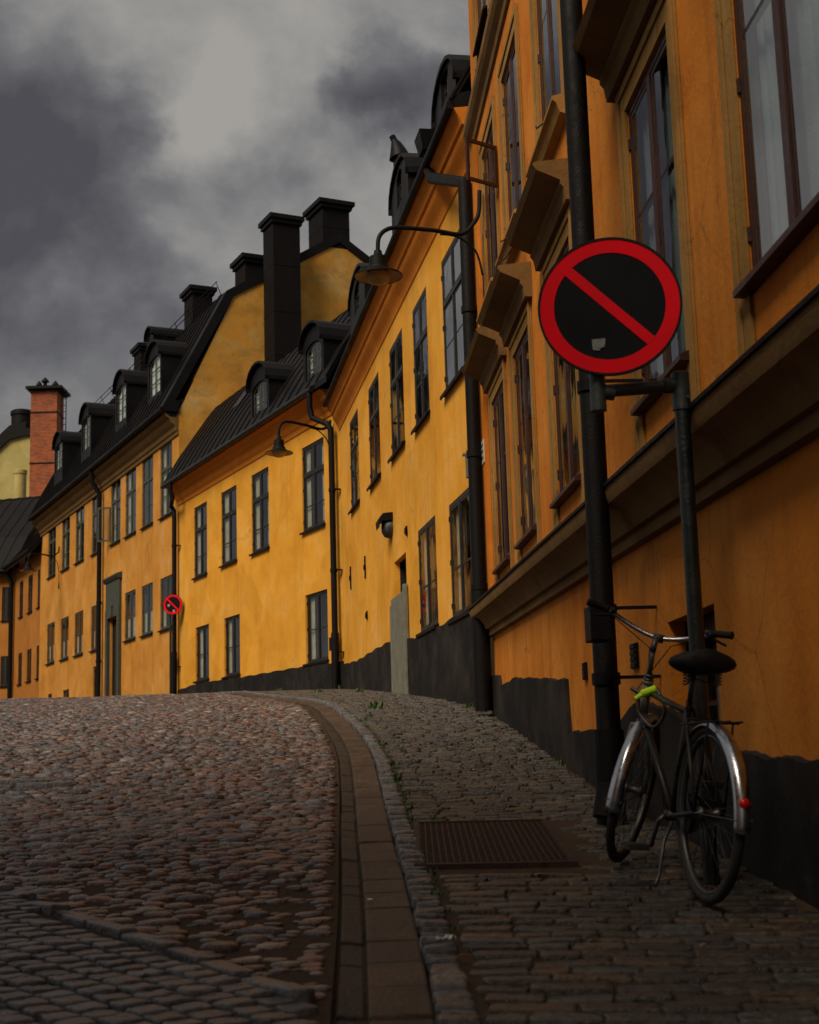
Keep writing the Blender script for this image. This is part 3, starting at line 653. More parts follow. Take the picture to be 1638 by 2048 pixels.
def dormer(F, root, u0, u1, z0, zs, zt, of, depth, wu0, wu1, wz0, wz1, cur='blind', hood=.12, fm=None, glass='glass'):
    """front face u0..u1, z0..zt with an arched metal hood; window inside it"""
    b = MB(); P = arch_pts(u0,u1,z0,zs,zt); n = len(P)
    # front ring round an arched window opening
    hw = (wu1-wu0)/2; um = (wu0+wu1)/2; rise = min(.22, hw*.6); wzs = wz1-rise; Q = arch_pts(wu0,wu1,wz0,wzs,wz1)
    V = [F.pt(u,z,of) for u, z in P]+[F.pt(u,z,of) for u, z in Q]; b.add(V, [(i,(i+1) % n,n+(i+1) % n,n+i) for i in range(n)])
    V = [F.pt(u,z,of) for u, z in P]+[F.pt(u,z,of-depth) for u, z in P]; b.add(V, [(i,(i+1) % n,n+(i+1) % n,n+i) for i in range(n)])
    V = [F.pt(u,z,of) for u, z in Q]+[F.pt(u,z,of-.14) for u, z in Q]; b.add(V, [(i,(i+1) % n,n+(i+1) % n,n+i) for i in range(n)])
    V = [F.pt(u,z,of-.4) for u, z in P]; b.add(V, [tuple(range(n))])
    d = part('dormer', b, M['tin'], root)
    h = MB(); e = .03; A = arch_pts(u0-e,u1+e,zs-.07,zs,zt+.055)[0:]; B_ = arch_pts(u0-e-.03,u1+e+.03,zs-.10,zs,zt+.115)
    V = []
    for (o_) in (of+hood, of-depth-.2):
        V += [F.pt(u,z,o_) for u, z in A]+[F.pt(u,z,o_) for u, z in B_]
    fs = []
    for i in range(n-1): fs += [(i,i+1,2*n+i+1,2*n+i),(n+i,n+i+1,3*n+i+1,3*n+i),(i,i+1,n+i+1,n+i),(2*n+i,2*n+i+1,3*n+i+1,3*n+i)]
    fs += [(0,n,3*n,2*n),(n-1,2*n-1,4*n-1,3*n-1)]; h.add(V, fs)
    A2 = [((u-um)*.93+um, z) for u, z in A]
    h.prof(F, [(of+hood,zs-.02),(of+hood,zs-.10),(of,zs-.10),(of,zs-.02)], u0-e-.03, u0+.0); h.prof(F, [(of+hood,zs-.02),(of+hood,zs-.10),(of,zs-.10),(of,zs-.02)], u1-.0, u1+e+.03)
    part('hood', h, M['tin'], d)
    w = MB(); fw = .045; V = [F.pt(u,z,of-.05) for u, z in Q]+[F.pt((u-um)*(1-2*fw/(wu1-wu0))+um, (z-(wz0+wz1)/2)*(1-2*fw/(wz1-wz0))+(wz0+wz1)/2, of-.05) for u, z in Q]
    V += [Vector(v)+Vector((*(F.n*-.04),0)) for v in V]; fs = []
    for i in range(n): j = (i+1) % n; fs += [(i,j,n+j,n+i),(2*n+i,2*n+j,3*n+j,3*n+i),(i,j,2*n+j,2*n+i),(n+i,n+j,3*n+j,3*n+i)]
    w.add(V, fs); w.fbox(F,um-.03,um+.03,wz0+.03,wz1-.06,of-.09,of-.045)
    for t in (.34,.66): z = wz0+(wz1-wz0)*t; w.fbox(F,wu0+.03,wu1-.03,z-.014,z+.014,of-.085,of-.05)
    part('window_frame', w, fm or M['frame_grey'], d)
    g = MB(); g.add([F.pt(u,z,of-.055) for u, z in Q], [tuple(range(n))]); part('pane', g, M[glass], d)
    c = MB(); o_ = of-.13
    spans = [(wu0,wu1)] if cur == 'blind' else [(wu0,wu0+(wu1-wu0)*.3),(um,um+(wu1-wu0)*.18),(wu1-(wu1-wu0)*.16,wu1)]
    for (a, bb) in spans:
        m_ = max(4, int((bb-a)/.04)); V = []
        for i in range(m_+1):
            u = a+(bb-a)*i/m_; zz = wz1-.03 if wzs is None else min(wz1-.02, wzs+rise*math.sqrt(max(0,1-((u-um)/hw)**2))); V += [F.pt(u,wz0+.02,o_+.01*math.sin(i*2.)),F.pt(u,zz,o_+.01*math.sin(i*2.))]
        c.add(V, [(2*i,2*i+2,2*i+3,2*i+1) for i in range(m_)])
    part('curtain', c, M['blind'] if cur == 'blind' else M['curtain'], d)
    return d
def chimney(F, root, u0, u1, t0, t1, z0, z1, cap=.14, mt=None, name='chimney', bands=(.45,)):
    b = MB(); mt = mt or M['tar']
    b.fbox(F,u0,u1,z0,z1,-t1,-t0); H = z1-z0
    for k in bands: z = z0+H*k; b.fbox(F,u0-.008,u1+.008,z-.02,z+.02,-t1-.008,-t0+.008)
    c = part(name, b, mt, root, bevel=.01)
    q = MB(); q.fbox(F,u0-cap*.5,u1+cap*.5,z1-.22,z1-.08,-t1-cap*.5,-t0+cap*.5); q.fbox(F,u0-cap,u1+cap,z1-.08,z1+.06,-t1-cap,-t0+cap)
    q.hexa([F.pt(u0-cap*1.1,z1+.063,-t1-cap*1.1),F.pt(u1+cap*1.1,z1+.063,-t1-cap*1.1),F.pt(u1+cap*1.1,z1+.063,-t0+cap*1.1),F.pt(u0-cap*1.1,z1+.063,-t0+cap*1.1),
            F.pt(u0+.1,z1+.17,-t1+.1),F.pt(u1-.1,z1+.17,-t1+.1),F.pt(u1-.1,z1+.17,-t0-.1),F.pt(u0+.1,z1+.17,-t0-.1)])
    part('cap', q, M['tin'], c, bevel=.008)
    return c
def body(F, root, u0, u1, z0, prof_t, mt, name='rear_wall', t0=.5):
    """closed volume behind the facade: profile [(t,z)] over the top from t0 to the back"""
    b = MB(); P = [(-t0, z0)]+[(-t, z) for t, z in prof_t]+[(-prof_t[-1][0], z0)]
    b.prof(F, P, u0, u1); return part(name, b, mt, root)
def inner(F, root, u0, u1, z0, z1, o=-.47):
    b = MB(); b.fbox(F,u0+.02,u1-.02,z0,z1,o-.015,o); return part('interior_wall', b, M['room'], root)

# ------------------------------------------------------------------ house A (nearest, orange, stuccoed casings)
def house_a():
    u0, u1 = -9.5, uA1; zt = 13.2
    root = thing('townhouse', FA.pt(0, -.5), 'nearest orange townhouse with stuccoed window surrounds and heavy moulded band above its base', 'house')
    nearU = [FA.uz(p, y)[0] for p, y in ((1020,1100),(1074,1050),(1166,950),(1365,760))]
    farU = [5.40, 3.48, 1.17, -2.08]
    wins = []
    W_ = [(min(n, f-1.05), f) for n, f in zip(nearU, farU)]
    W_ = [(f-1.12, f) for f in farU]
    W_ += [(-5.48, -4.33), (-7.7, -6.6)]
    holes = []
    Z0, Z1 = 2.10, 4.02; Z2, Z3 = 5.13, 7.02
    for a, b in W_: holes += [(a,b,Z0,Z1),(a,b,Z2,Z3),(a,b,8.35,10.1)]
    # basement window by the bicycle and one farther
    bw = (FA.uz(1436,1330)[0], FA.uz(1340,1330)[0]); zb1 = FA.uz(1340,1243)[1]; holes.append((bw[0], bw[1], zb1-.95, zb1))
    part('wall', wall_mesh(FA,u0,u1,-1.6,zt,holes), [M['ochre_near'], M['room']], root)
    inner(FA, root, u0, u1, -1.6, zt); body(FA, root, u0, u1, -1.6, [(.5,zt),(9,zt)], M['ochre_near'])
    for i, (a, b) in enumerate(W_):
        for fl, (z0, z1) in enumerate(((Z0,Z1),(Z2,Z3),(8.35,10.1))):
            w = window(FA,a,b,z0,z1,root,M['frame_red'],rec=.008,trans=0,bars=(.62,) if fl < 2 else (.5,),fw=.045,mull=.04,proud=.006,pd=.010,glass='glass_sky' if fl > 0 else 'glass_mid',cur=('side' if i < 3 else 'net') if fl == 0 else None, silldrop=.03, sillext=.0,sill=(fl != 0))
            c = MB(); cw = .17
            zlow = (1.62 if fl == 0 else z0-.14)
            if fl == 0:
                s = MB(); s.prof(FA, [(-.04,z0+.03),(.075,z0-.02),(.075,z0-.05),(-.0,z0-.055),(-.04,z0)], a-.06, b+.06); part('sill', s, M['frame_red'], w)
            for (x0, x1) in ((a-cw,a),(b,b+cw)):
                c.fbox(FA,x0,x1,zlow,z1+cw,0.003,.020); xo = x0 if x0 < a-.01 else x1-.06
                c.fbox(FA,xo,xo+.06,zlow+.002,z1+cw+.002,.022,.034)
            c.fbox(FA,a,b,z1,z1+cw-.002,.003,.018); c.fbox(FA,a-cw+.06,b+cw-.06,z1+cw-.06,z1+cw,.022,.032)
            part('casing', c, M['stucco_tan'], w)
            if fl == 0:
                h = MB(); e = cw+.06      # moulded frieze and projecting cornice over the window
                h.prof(FA, [(.003,4.20),(.07,4.205),(.085,4.30),(.11,4.33),(.11,4.36),(.22,4.41),(.29,4.44),(.32,4.485),(.30,4.505),(.003,4.54)], a-e-.03, b+e+.03)
                part('hood', h, M['stucco_brown'], w)
            elif fl == 1:
                h = MB(); e = cw+.02; h.prof(FA, [(.003,z0-.20),(.07,z0-.18),(.10,z0-.10),(.13,z0-.08),(.13,z0-.05),(.003,z0-.01)], a-e, b+e); part('sill_moulding', h, M['stucco_tan'], w)
    # open casement of the far upper window
    a, b = W_[0]; c = MB(); uh, zh_ = FA.uz(990,300,.03); zl_ = FA.uz(990,382,.03)[1]; hp = FA.pt(uh, 0, .02); tt = -FA.cross(938,310,uh+.1)[0]; F2 = Frame(hp.xy, (FA.n*.84-FA.d*.54)); Lc = .42; zh_ += .04; zl_ -= .02
    F2.n = Vector((-F2.d.y, F2.d.x))
    zA, zB = zl_, zh_
    for (x0,x1,z0,z1) in ((0,Lc,zB-.035,zB),(0,Lc,zA,zA+.035),(0,.035,zA+.035,zB-.035),(Lc-.035,Lc,zA+.035,zB-.035)): c.fbox(F2,x0,x1,z0,z1,-.015,.015)
    cs = part('open_casement', c, M['frame_red'], root); g = MB(); g.add([F2.pt(.03,zA+.03,0),F2.pt(Lc-.03,zA+.03,0),F2.pt(Lc-.03,zB-.03,0),F2.pt(.03,zB-.03,0)], [(0,1,2,3)]); part('pane', g, M['glass'], cs)
    # basement window
    z1 = zb1; w = window(FA,bw[0]+.0,bw[1],z1-.95,z1,root,M['frame_red'],rec=.16,trans=0,bars=(.5,),fw=.08,cur=None,sill=False,name='basement_window')
    s = MB(); s.fbox(FA,bw[0]+.08,bw[0]+.5,z1-.93,z1-.26,-.15,-.128); part('boarding', s, M['stone_post'], w)
    # string course above the base: its shelf climbs gently
    k = .0168; z0 = 1.305; P = [(.003,z0),(.06,z0+.005),(.06,z0+.075),(.10,z0+.08),(.12,z0+.13),(.17,z0+.20),(.24,z0+.235),(.26,z0+.30),(.255,z0+.34),(.003,z0+.46)]
    sc_ = MB(); sc_.prof(FA, P, u0, u1+.06, k=k)
    part('string_course', sc_, M['stucco_brown'], root, smooth=40)
    fl = MB(); fl.prof(FA, [(.262,z0+.335),(.275,z0+.33),(.275,z0+.352),(.003,z0+.475),(.003,z0+.464)], u0, u1+.06, k=k)
    part('flashing', fl, M['iron'], root)
    # small pilaster feet breaking the shelf
    pf = MB()
    for (a, b) in W_:
        for x in (a-.085, b+.085): pf.prof(FA, [(.003,1.62),(.07,1.62),(.09,1.70),(.003,1.80)], x-.11, x+.11, k=k)
    part('pilaster_foot', pf, M['stucco_brown'], root)
    # upper band between second and third floor
    b2 = MB(); z = 7.50; b2.prof(FA, [(.003,z),(.03,z+.02),(.04,z+.10),(.09,z+.16),(.12,z+.22),(.12,z+.32),(.003,z+.40)], u0, u1+.06); part('upper_band', b2, M['stucco_brown'], root)
    t2 = MB(); t2.prof(FA, [(.003,zt-.5),(.1,zt-.45),(.25,zt-.2),(.5,zt-.05),(.5,zt+.05),(.003,zt+.05)], u0, u1+.1); part('cornice', t2, M['stucco_brown'], root)
    roof(FA, root, [(-.6,zt+.1),(3,zt+3.2),(5,zt+4.2),(9,zt+1)], u0, u1, seam=.7)
    # flat corner strip at the far end, dark painted base with a ragged upper edge
    cs = MB(); cs.fbox(FA,u1-.42,u1-.02,1.83,z-.05,.003,.05); part('corner_strip', cs, M['ochre_near'], root)
    pl = MB(); us = np.arange(u0, u1+.01, .06)
    up = [(8.0,1.02),(6.6,.98),(5.6,.93),(5.5,.80),(4.3,.82),(3.0,.74),(1.72,.66),(1.10,.62),(1.09,.20),(-.8,.18),(-1.5,.34),(-2.6,.22),(-3.6,.02),(-4.2,-.03),(-9.5,-.05)]
    up = sorted(up); tops = [float(np.interp(u, [p[0] for p in up], [p[1] for p in up]))+.010*math.sin(u*9)*math.sin(u*3.1)+random.uniform(-.005,.005) for u in us]
    V = []
    for u, zz in zip(us, tops): V += [FA.pt(u,-1.6,.035),FA.pt(u,zz-.01,.035),FA.pt(u,zz,.003)]
    pl.add(V, [f for i in range(len(us)-1) for f in ((3*i,3*i+3,3*i+4,3*i+1),(3*i+1,3*i+4,3*i+5,3*i+2))]); part('plinth', pl, M['plinth'], root, smooth=30)
    hb = MB(); ue, uf = FA.uz(1172,1400)[0], FA.uz(1180,1400)[0]
    # vents
    for (x, y0, y1, w_) in ((1271,1287,1338,.085),(1172,1325,1360,.06)):
        v = MB(); uc, zc1 = FA.uz(x, y0); zc0 = FA.uz(x, y1)[1]; v.fbox(FA,uc-w_,uc+w_,zc0,zc1,.003,.02)
        for j in range(4): zz = zc0+(zc1-zc0)*(j+.5)/4; v.fbox(FA,uc-w_+.02,uc+w_-.02,zz-.012,zz+.012,.02,.028)
        part('vent', v, M['iron'], root)
    # near downpipe
    up_ = FA.uz(1204,1200,.30)[0]
    pipe(FA, root, [(up_,zt-.3,.30),(up_,-.10,.30),(up_-.05,-.36,.36)], .073, collars=(7.6,5.2,2.25,.86,.45), brackets=True)
    bt = MB(); bt.tube([FA.pt(up_,.15,.30),FA.pt(up_,-.42,.31)], .088, 14); part('downpipe_boot', bt, M['iron'], root, smooth=40)
    # far downpipe down the corner
    uq = uA1-.12; oq = -FA.cross(945,800,uq)[0]; qz = FA.cross(932,374,uq)[1]
    t0, g0 = FB.cross(858,300,.9); t1_, g1 = FB.cross(872,348,.6)
    b = MB(); P = [FB.pt(.9,g0+.15,-t0),FB.pt(.9,g1+.18,-t0),FB.pt(.75,g1,-t0-.0),FA.pt(uq,qz+.06,oq),FA.pt(uq,qz-.12,oq),FA.pt(uq,.70,oq)]
    b.tube(P, .085, 14)
    for zc in (5.4,3.6,2.0): b.tube([FA.pt(uq,zc+.04,oq),FA.pt(uq,zc-.04,oq)], .10, 14)
    b.tube([FA.pt(uq,1.95,oq),FA.pt(uq,.55,oq)], .105, 14)
    part('downpipe', b, M['iron'], root, smooth=35)
    hp2 = MB(); o = -t0; hp2.hexa([FB.pt(.75,g0-.05,o-.12),FB.pt(1.05,g0-.05,o-.12),FB.pt(1.05,g0-.05,o+.12),FB.pt(.75,g0-.05,o+.12),FB.pt(.68,g0+.22,o-.17),FB.pt(1.12,g0+.22,o-.17),FB.pt(1.12,g0+.22,o+.17),FB.pt(.68,g0+.22,o+.17)])
    part('rainwater_head', hp2, M['iron'], root)
    # house plate by the first window
    uf, zf = FA.uz(975,905); pm = MB(); pm.fbox(FA,uf-.13,uf+.13,zf-.14,zf+.14,.05,.062); pp = part('street_plate', pm, M['white_plate'], root)
    lt = MB()
    for r_ in range(3):
        for q in range(5):
            x = uf+.10-q*.042; z = zf+.08-r_*.075; lt.fbox(FA,x-.028,x-.004 if (q*r_) % 2 else x-.012,z-.02,z+.016,.0625,.0645)
    part('lettering', lt, M['black_paint'], pp)
    # wall light bracket by the corner
    ul, zl = FA.uz(957,930); lb = MB(); lb.fbox(FA,ul-.05,ul+.05,zl-.16,zl+.12,.10,.16); lb.fbox(FA,ul-.03,ul+.03,zl+.12,zl+.15,.0,.2); part('key_box', lb, M['stone_post'], root)
    # window stay hooks
    hk = MB()
    for (x, y) in ((1078,257),(1006,484),(1003,524)):
        u, z = FA.uz(x, y, .15); hk.tube([FA.pt(u-.35,z+.12,.02),FA.pt(u-.12,z+.0,.12),FA.pt(u,z,.17),FA.pt(u+.03,z+.03,.17)], .007, 6)
    part('stay_hook', hk, M['frame_red'], root)
    return root
HA = house_a()

# ------------------------------------------------------------------ house B
def house_b():
    root = thing('townhouse', FB.pt(0, .7), 'golden house between the two corner downpipes, with arched niche and tall black plinth', 'house')
    u0, u1 = -1.0, uBe
    eo = .48; ze = FB.uz(783.5,620,.35)[1]
    up = [pw(FB,703,718.5,1027,880),pw(FB,741,760,979.5,770),pw(FB,784,808,923,692),pw(FB,831.6,857,865,612),pw(FB,891,930,795,505)]
    # align to common size in metres
    wins = []
    for (a, b, z0, z1), hd_ in zip(up, ((715.6,811),(758.8,738.7),(806,652),(854.7,563),(923,461))):
        uh, zh = FB.uz(*hd_); wins.append((a, b, z0, zh if abs(uh-a) < 3 else z1))
    wins = [(a, b, z0+.03, z0+2.0+.03) for (a, b, z0, z1) in wins]
    low = [(FB.uz(874,1150)[0], FB.uz(838,1150)[0], 1.98, 3.62), (FB.uz(940,1120)[0]-.1, FB.uz(901,1120)[0], 1.93, 3.56)]
    nu0, nu1 = FB.uz(813,1150)[0], FB.uz(789,1150)[0]; nz1 = FB.uz(800,1082)[1]
    zt = FB.uz(868,400,0)[1]+.2; zt = 8.35
    holes = [w for w in wins]+low+[(nu0,nu1,1.0,nz1-.28)]
    wm = wall_mesh(FB,u0,u1,-.5,zt,holes,depth=.5)
    part('wall', wm, [M['ochre_mid'], M['room']], root); inner(FB, root, u0, u1, 2.0, zt, -.49)
    for i, (a, b, z0, z1) in enumerate(wins): window(FB,a,b,z0,z1,root,M['frame_dark'],rec=.006,pd=.012,mull=.035,trans=.66,bars=(.5,),cur='side' if i < 3 else None,glass='glass_sky' if i > 2 else 'glass_mid')
    for (a, b, z0, z1) in low: window(FB,a,b,z0,z1,root,M['frame_dark'],rec=.006,pd=.012,mull=.035,trans=0,bars=(.42,),cur='side',glass='glass')
    # arched niche: arch head piece, inner lining
    um, hw = (nu0+nu1)/2, (nu1-nu0)/2; n = 10; m = MB(); V = []; zs = nz1-.28
    ar = [(um+hw*math.cos(PI-PI*i/n), zs+.28*math.sin(PI-PI*i/n)) for i in range(n+1)]
    m.add([FB.pt(u,z,.002) for u, z in ar]+[FB.pt(u,z,-.35) for u, z in ar], [(i,i+1,n+2+i,n+1+i) for i in range(n)])
    m.add([FB.pt(u,z,.002) for u, z in ar], [tuple(range(n+1))]); m.v = m.v[:2*(n+1)]; m.f = m.f[:n]; m.mi = m.mi[:n]
    m.fbox(FB,nu0-.02,nu1+.02,.8,nz1+.05,-.40,-.35); m.fbox(FB,nu0-.03,nu0-.001,.8,zs,-.4,-.3); m.fbox(FB,nu1+.001,nu1+.03,.8,zs,-.4,-.3)
    part('niche', m, M['ochre_mid'], root)
    gt = MB(); gz = ghf(FB.pt(um,0).y); zg = FB.uz(800,1192)[1]; gt.fbox(FB,nu0-.02,nu1+.02,gz-.2,zg,.012,.075)
    gt.fbox(FB,nu0-.16,nu0-.02,gz-.2,zg+.10,.012,.085); gt.fbox(FB,nu1+.02,nu1+.14,gz-.2,zg-.10,.012,.085)
    part('stone_gate_post', gt, M['stone_post'], root, bevel=.01)
    # cove cornice under the eave
    cv = MB(); pr = [(.003,7.70),(.02,7.72),(.03,7.80),(.07,7.87),(.13,7.95),(.16,8.00),(.165,8.06),(.20,8.08),(.215,8.14),(.26,8.22),(.30,8.29),(.003,8.33)]
    cv.prof(FB, pr, u0, u1+.0); part('cornice', cv, M['cove_red'], root, smooth=30)
    gu = MB(); gu.tube([FB.pt(u0-.0,8.33,.335),FB.pt(u1-.0,8.33,.335)], .06, 12); gu.prof(FB, [(.003,8.335),(.29,8.30),(.36,8.40),(.2,8.5),(.003,8.56)], u0-.0, u1); part('gutter', gu, M['tin'], root, smooth=40)
    rp = [(-.33,8.40),(.8,10.4),(2.2,11.4),(4.6,12.7),(9,10.5)]
    roof(FB, root, rp, u0, u1, thick=.1)
    body(FB, root, u0, u1, -.5, [(.5,9.5),(1.0,10.3),(4.6,12.4),(9,10.2)], M['ochre_mid'])
    # plinth
    pl = MB(); us = np.arange(u0,u1+.03,.08); us[-1] = u1
    tp = sorted([(0,2.02),(2.9,1.99),(4.9,2.02),(7.63,2.19),(9.5,2.2),(12,2.18),(13.88,2.25),(14.7,2.28)]); V = []
    for u in us:
        zz = float(np.interp(u,[p[0] for p in tp],[p[1] for p in tp]))-.06+.015*math.sin(u*5)
        V += [FB.pt(u,-.5,.05),FB.pt(u,zz-.01,.05),FB.pt(u,zz,.003)]
    pl.add(V, [f for i in range(len(us)-1) for f in ((3*i,3*i+3,3*i+4,3*i+1),(3*i+1,3*i+4,3*i+5,3*i+2))]); part('plinth', pl, M['plinth'], root, smooth=30)
    # wall anchors and lamp hood
    for (x, y0, y1) in ((702,1133,1180),(731,1112,1158),(735,1222,1240),(814.5,1052,1072)):
        a = MB(); u, z1 = FB.uz(x, y0); z0 = FB.uz(x, y1)[1]; a.fbox(FB,u-.025,u+.025,z0,z1,.003,.03); zc = (z0+z1)/2; a.fbox(FB,u-.06,u+.06,zc-.05,zc+.05,.03,.045)
        part('wall_anchor', a, M['iron'], root)
    # dormers: pixel-measured front face (far edge, near edge), window, hood
    for (xl_, xr_, y, wl, wr, wb, wt, hy, dep, of) in ((700,730,620,713,725,634,577,540,2.2,.16),(783,818,420,801,812.5,422,360,321,2.2,.16),(870,914,240,895,911,219,158,128,2.2,.16)):
        ua, ub = FB.uz(xr_, y, of)[0], FB.uz(xl_, y, of)[0]; wa, wb_ = FB.uz(wr, wb, of)[0]+.06, FB.uz(wl, wb, of)[0]+.06
        W2 = ub-ua; um = (ua+ub)/2; ww = min(max(.5, wb_-wa), W2*.6)
        wz0 = zfor(FB, um+ww/2, of, wb); zh = zfor(FB, um, of+.12, hy)
        dormer(FB, root, ua, ub, 8.45, zh-.50, zh-.12, of, dep, um-ww/2, um+ww/2, wz0, max(zh-.42, wz0+.6), cur='side' if dep else 'blind', hood=.05, fm=M['frame_dark'], glass='glass_sky')
    # pointed flue cowl on the roof
    c = MB(); u = FB.uz(800,318,-.35)[0]; z = zfor(FB, u, -.35, 318); q = FB.pt(u, z, -.35); L = FB.d.to_3d()*.0
    c.tube([q-Vector((0,0,1.2)), q, q+Vector((-.01,0,.03)), q+Vector((-.03,.0,.16)), q+Vector((-.07,.0,.30)), q+Vector((-.11,0,.40))], [.13,.13,.20,.155,.10,.045], 16)
    c.tube([q+Vector((-.10,0,.38)), q+Vector((-.14,0,.47))], [.065,.06], 4); part('flue_cowl', c, M['tin'], root, smooth=40)
    return root, zt
HB, ztB = house_b()

# ------------------------------------------------------------------ house C
def gutter_pipe(F, root, ug, zg, og, up_, zb, r=.072, drop=.55):
    b = MB(); P = [F.pt(ug,zg,og),F.pt(ug,zg-.38,og),F.pt(ug-.02,zg-.62,og-.06),F.pt(up_+.06,zg-drop-.28,.24),F.pt(up_,zg-drop-.42,.17),F.pt(up_,zg-drop-.75,.16),F.pt(up_,zb,.16)]
    b.tube(P, r, 12)
    for z in np.arange(zb+.9, zg-1.6, 1.9): b.tube([F.pt(up_,z+.04,.16),F.pt(up_,z-.04,.16)], r+.014, 12)
    b.tube([F.pt(up_,zb+1.35,.16),F.pt(up_,zb-.1,.17)], r+.02, 12)
    p = part('downpipe', b, M['iron'], root, smooth=35)
    for z in np.arange(zb+.9, zg-1.6, 1.9): k = MB(); k.fbox(F,up_-r-.12,up_-r,z-.01,z+.01,.003,.16); part('bracket', k, M['iron'], p)
    bx = MB(); bx.fbox(F,up_+r*.3,up_+r+.10,zb+.95,zb+1.25,.10,.24); part('junction_box', bx, M['iron'], p)
    return p
def house_c():
    root = thing('townhouse', FC.pt(0, 1.6), 'broad low golden house in the middle with two arched dormers', 'house')
    u0, u1 = 0.0, uCe
    rows = [pw(FC,388.4,414,1160,1016.5),pw(FC,443,473.5,1136,986),pw(FC,504,538,1112,951),pw(FC,606,649,1069.5,896)]
    low = [pw(FC,391.5,418,1363,1255.7),pw(FC,449,480,1354,1237),pw(FC,612.5,656,1328,1190.6)]
    rows = [(a,b,z0+.05,z1) for a,b,z0,z1 in rows]
    zt = FC.uz(500,905,0)[1]; zt = 8.60
    part('wall', wall_mesh(FC,u0,u1,0,zt,rows+low), [M['ochre_mid'], M['room']], root); inner(FC, root, u0, u1, 2.2, zt)
    for w in rows: window(FC,*w,root,M['frame_dark'],rec=.03,trans=.66,bars=(.42,))
    for w in low: window(FC,*w,root,M['frame_dark'],rec=.05,trans=0,bars=(.48,))
    cv = MB(); cv.prof(FC, [(.003,zt-.42),(.03,zt-.40),(.05,zt-.30),(.14,zt-.2),(.17,zt-.08),(.24,zt-.04),(.30,zt+.08),(.40,zt+.14),(.003,zt+.18)], u0+.2, u1+.02); part('cornice', cv, M['cove_red'], root, smooth=30)
    gu = MB(); gu.tube([FC.pt(u0+.45,zt+.20,.50),FC.pt(u1+.15,zt+.20,.50)], .075, 12); gu.prof(FC, [(.003,zt+.19),(.42,zt+.15),(.50,zt+.26),(.3,zt+.42),(.003,zt+.5)], u0+.3, u1+.15); part('gutter', gu, M['tinlite'], root, smooth=40)
    rp = [(-.48,zt+.28)]+[FC.cross(x, y, u1) for x, y in ((359,910),(415,834),(430,813),(497,768))]+[(5.0,14.0),(9,11.6)]
    rp = [(-.48,zt+.30),(0.0,9.72),(.98,11.15),(1.25,11.5),(2.4,12.35),(5.0,14.1),(9.5,11.4)]
    roof(FC, root, rp, u0-.4, u1-.02, thick=.14)
    body(FC, root, u0, u1-.03, 0, [(.5,10.2),(1.2,11.2),(5,13.8),(9.4,11)], M['ochre_mid'])
    pl = MB(); us = np.linspace(u0,u1,150); tp = sorted([(13.1,2.40),(11.5,2.47),(9.0,2.46),(7.6,2.42),(2.38,2.38),(.3,2.32),(0,2.32)]); V = []
    for u in us:
        zz = float(np.interp(u,[p[0] for p in tp],[p[1] for p in tp]))-.02+.012*math.sin(u*6); V += [FC.pt(u,0,.05),FC.pt(u,zz-.01,.05),FC.pt(u,zz,.003)]
    pl.add(V, [f for i in range(len(us)-1) for f in ((3*i,3*i+3,3*i+4,3*i+1),(3*i+1,3*i+4,3*i+5,3*i+2))]); part('plinth', pl, M['plinth'], root, smooth=30)
    for (wl, wr, wb, wt, hl, hy) in ((505,534,836,752,490,722),(612,643,771,672,603,641)):
        of = .32; wa, wb_ = FC.uz(wr, wb-10, of)[0], FC.uz(wl, wb, of)[0]; z0 = zfor(FC, wb_, of, wb); z1 = zfor(FC, wa, of, wt); zh = max(zfor(FC, (wa+wb_)/2, of+.12, hy), z1+.3)
        dormer(FC, root, wa-.16, wb_+.16, zt+.35, z1-.02, zh-.14, of, 2.4, wa, wb_, z0, z1, cur='side', hood=.12)
    gutter_pipe(FC, root, .62, zt+.14, .50, .14, ghf(FC.pt(0,0).y)-.05)
    # the tall chimney standing on this roof against the gable
    (ta, za) = FC.cross(549, 720, 12.0); (tb, _) = FC.cross(604, 720, 12.0); zc = FC.cross(549, 432, 12.0)[1]
    chimney(FC, root, 12.0, 12.95, ta, tb, 12.0, zc, cap=.13, bands=(.2,.45,.72))
    # open skylight rails on the roof
    sk = MB()
    for k in range(4):
        u = 8.5-k*.16; sk.tube([FC.pt(u,10.3,-.25),FC.pt(u,11.25,-.92)], .018, 6)
    part('roof_ladder', sk, M['tinlite'], root)
    return root, zt
HC, ztC = house_c()

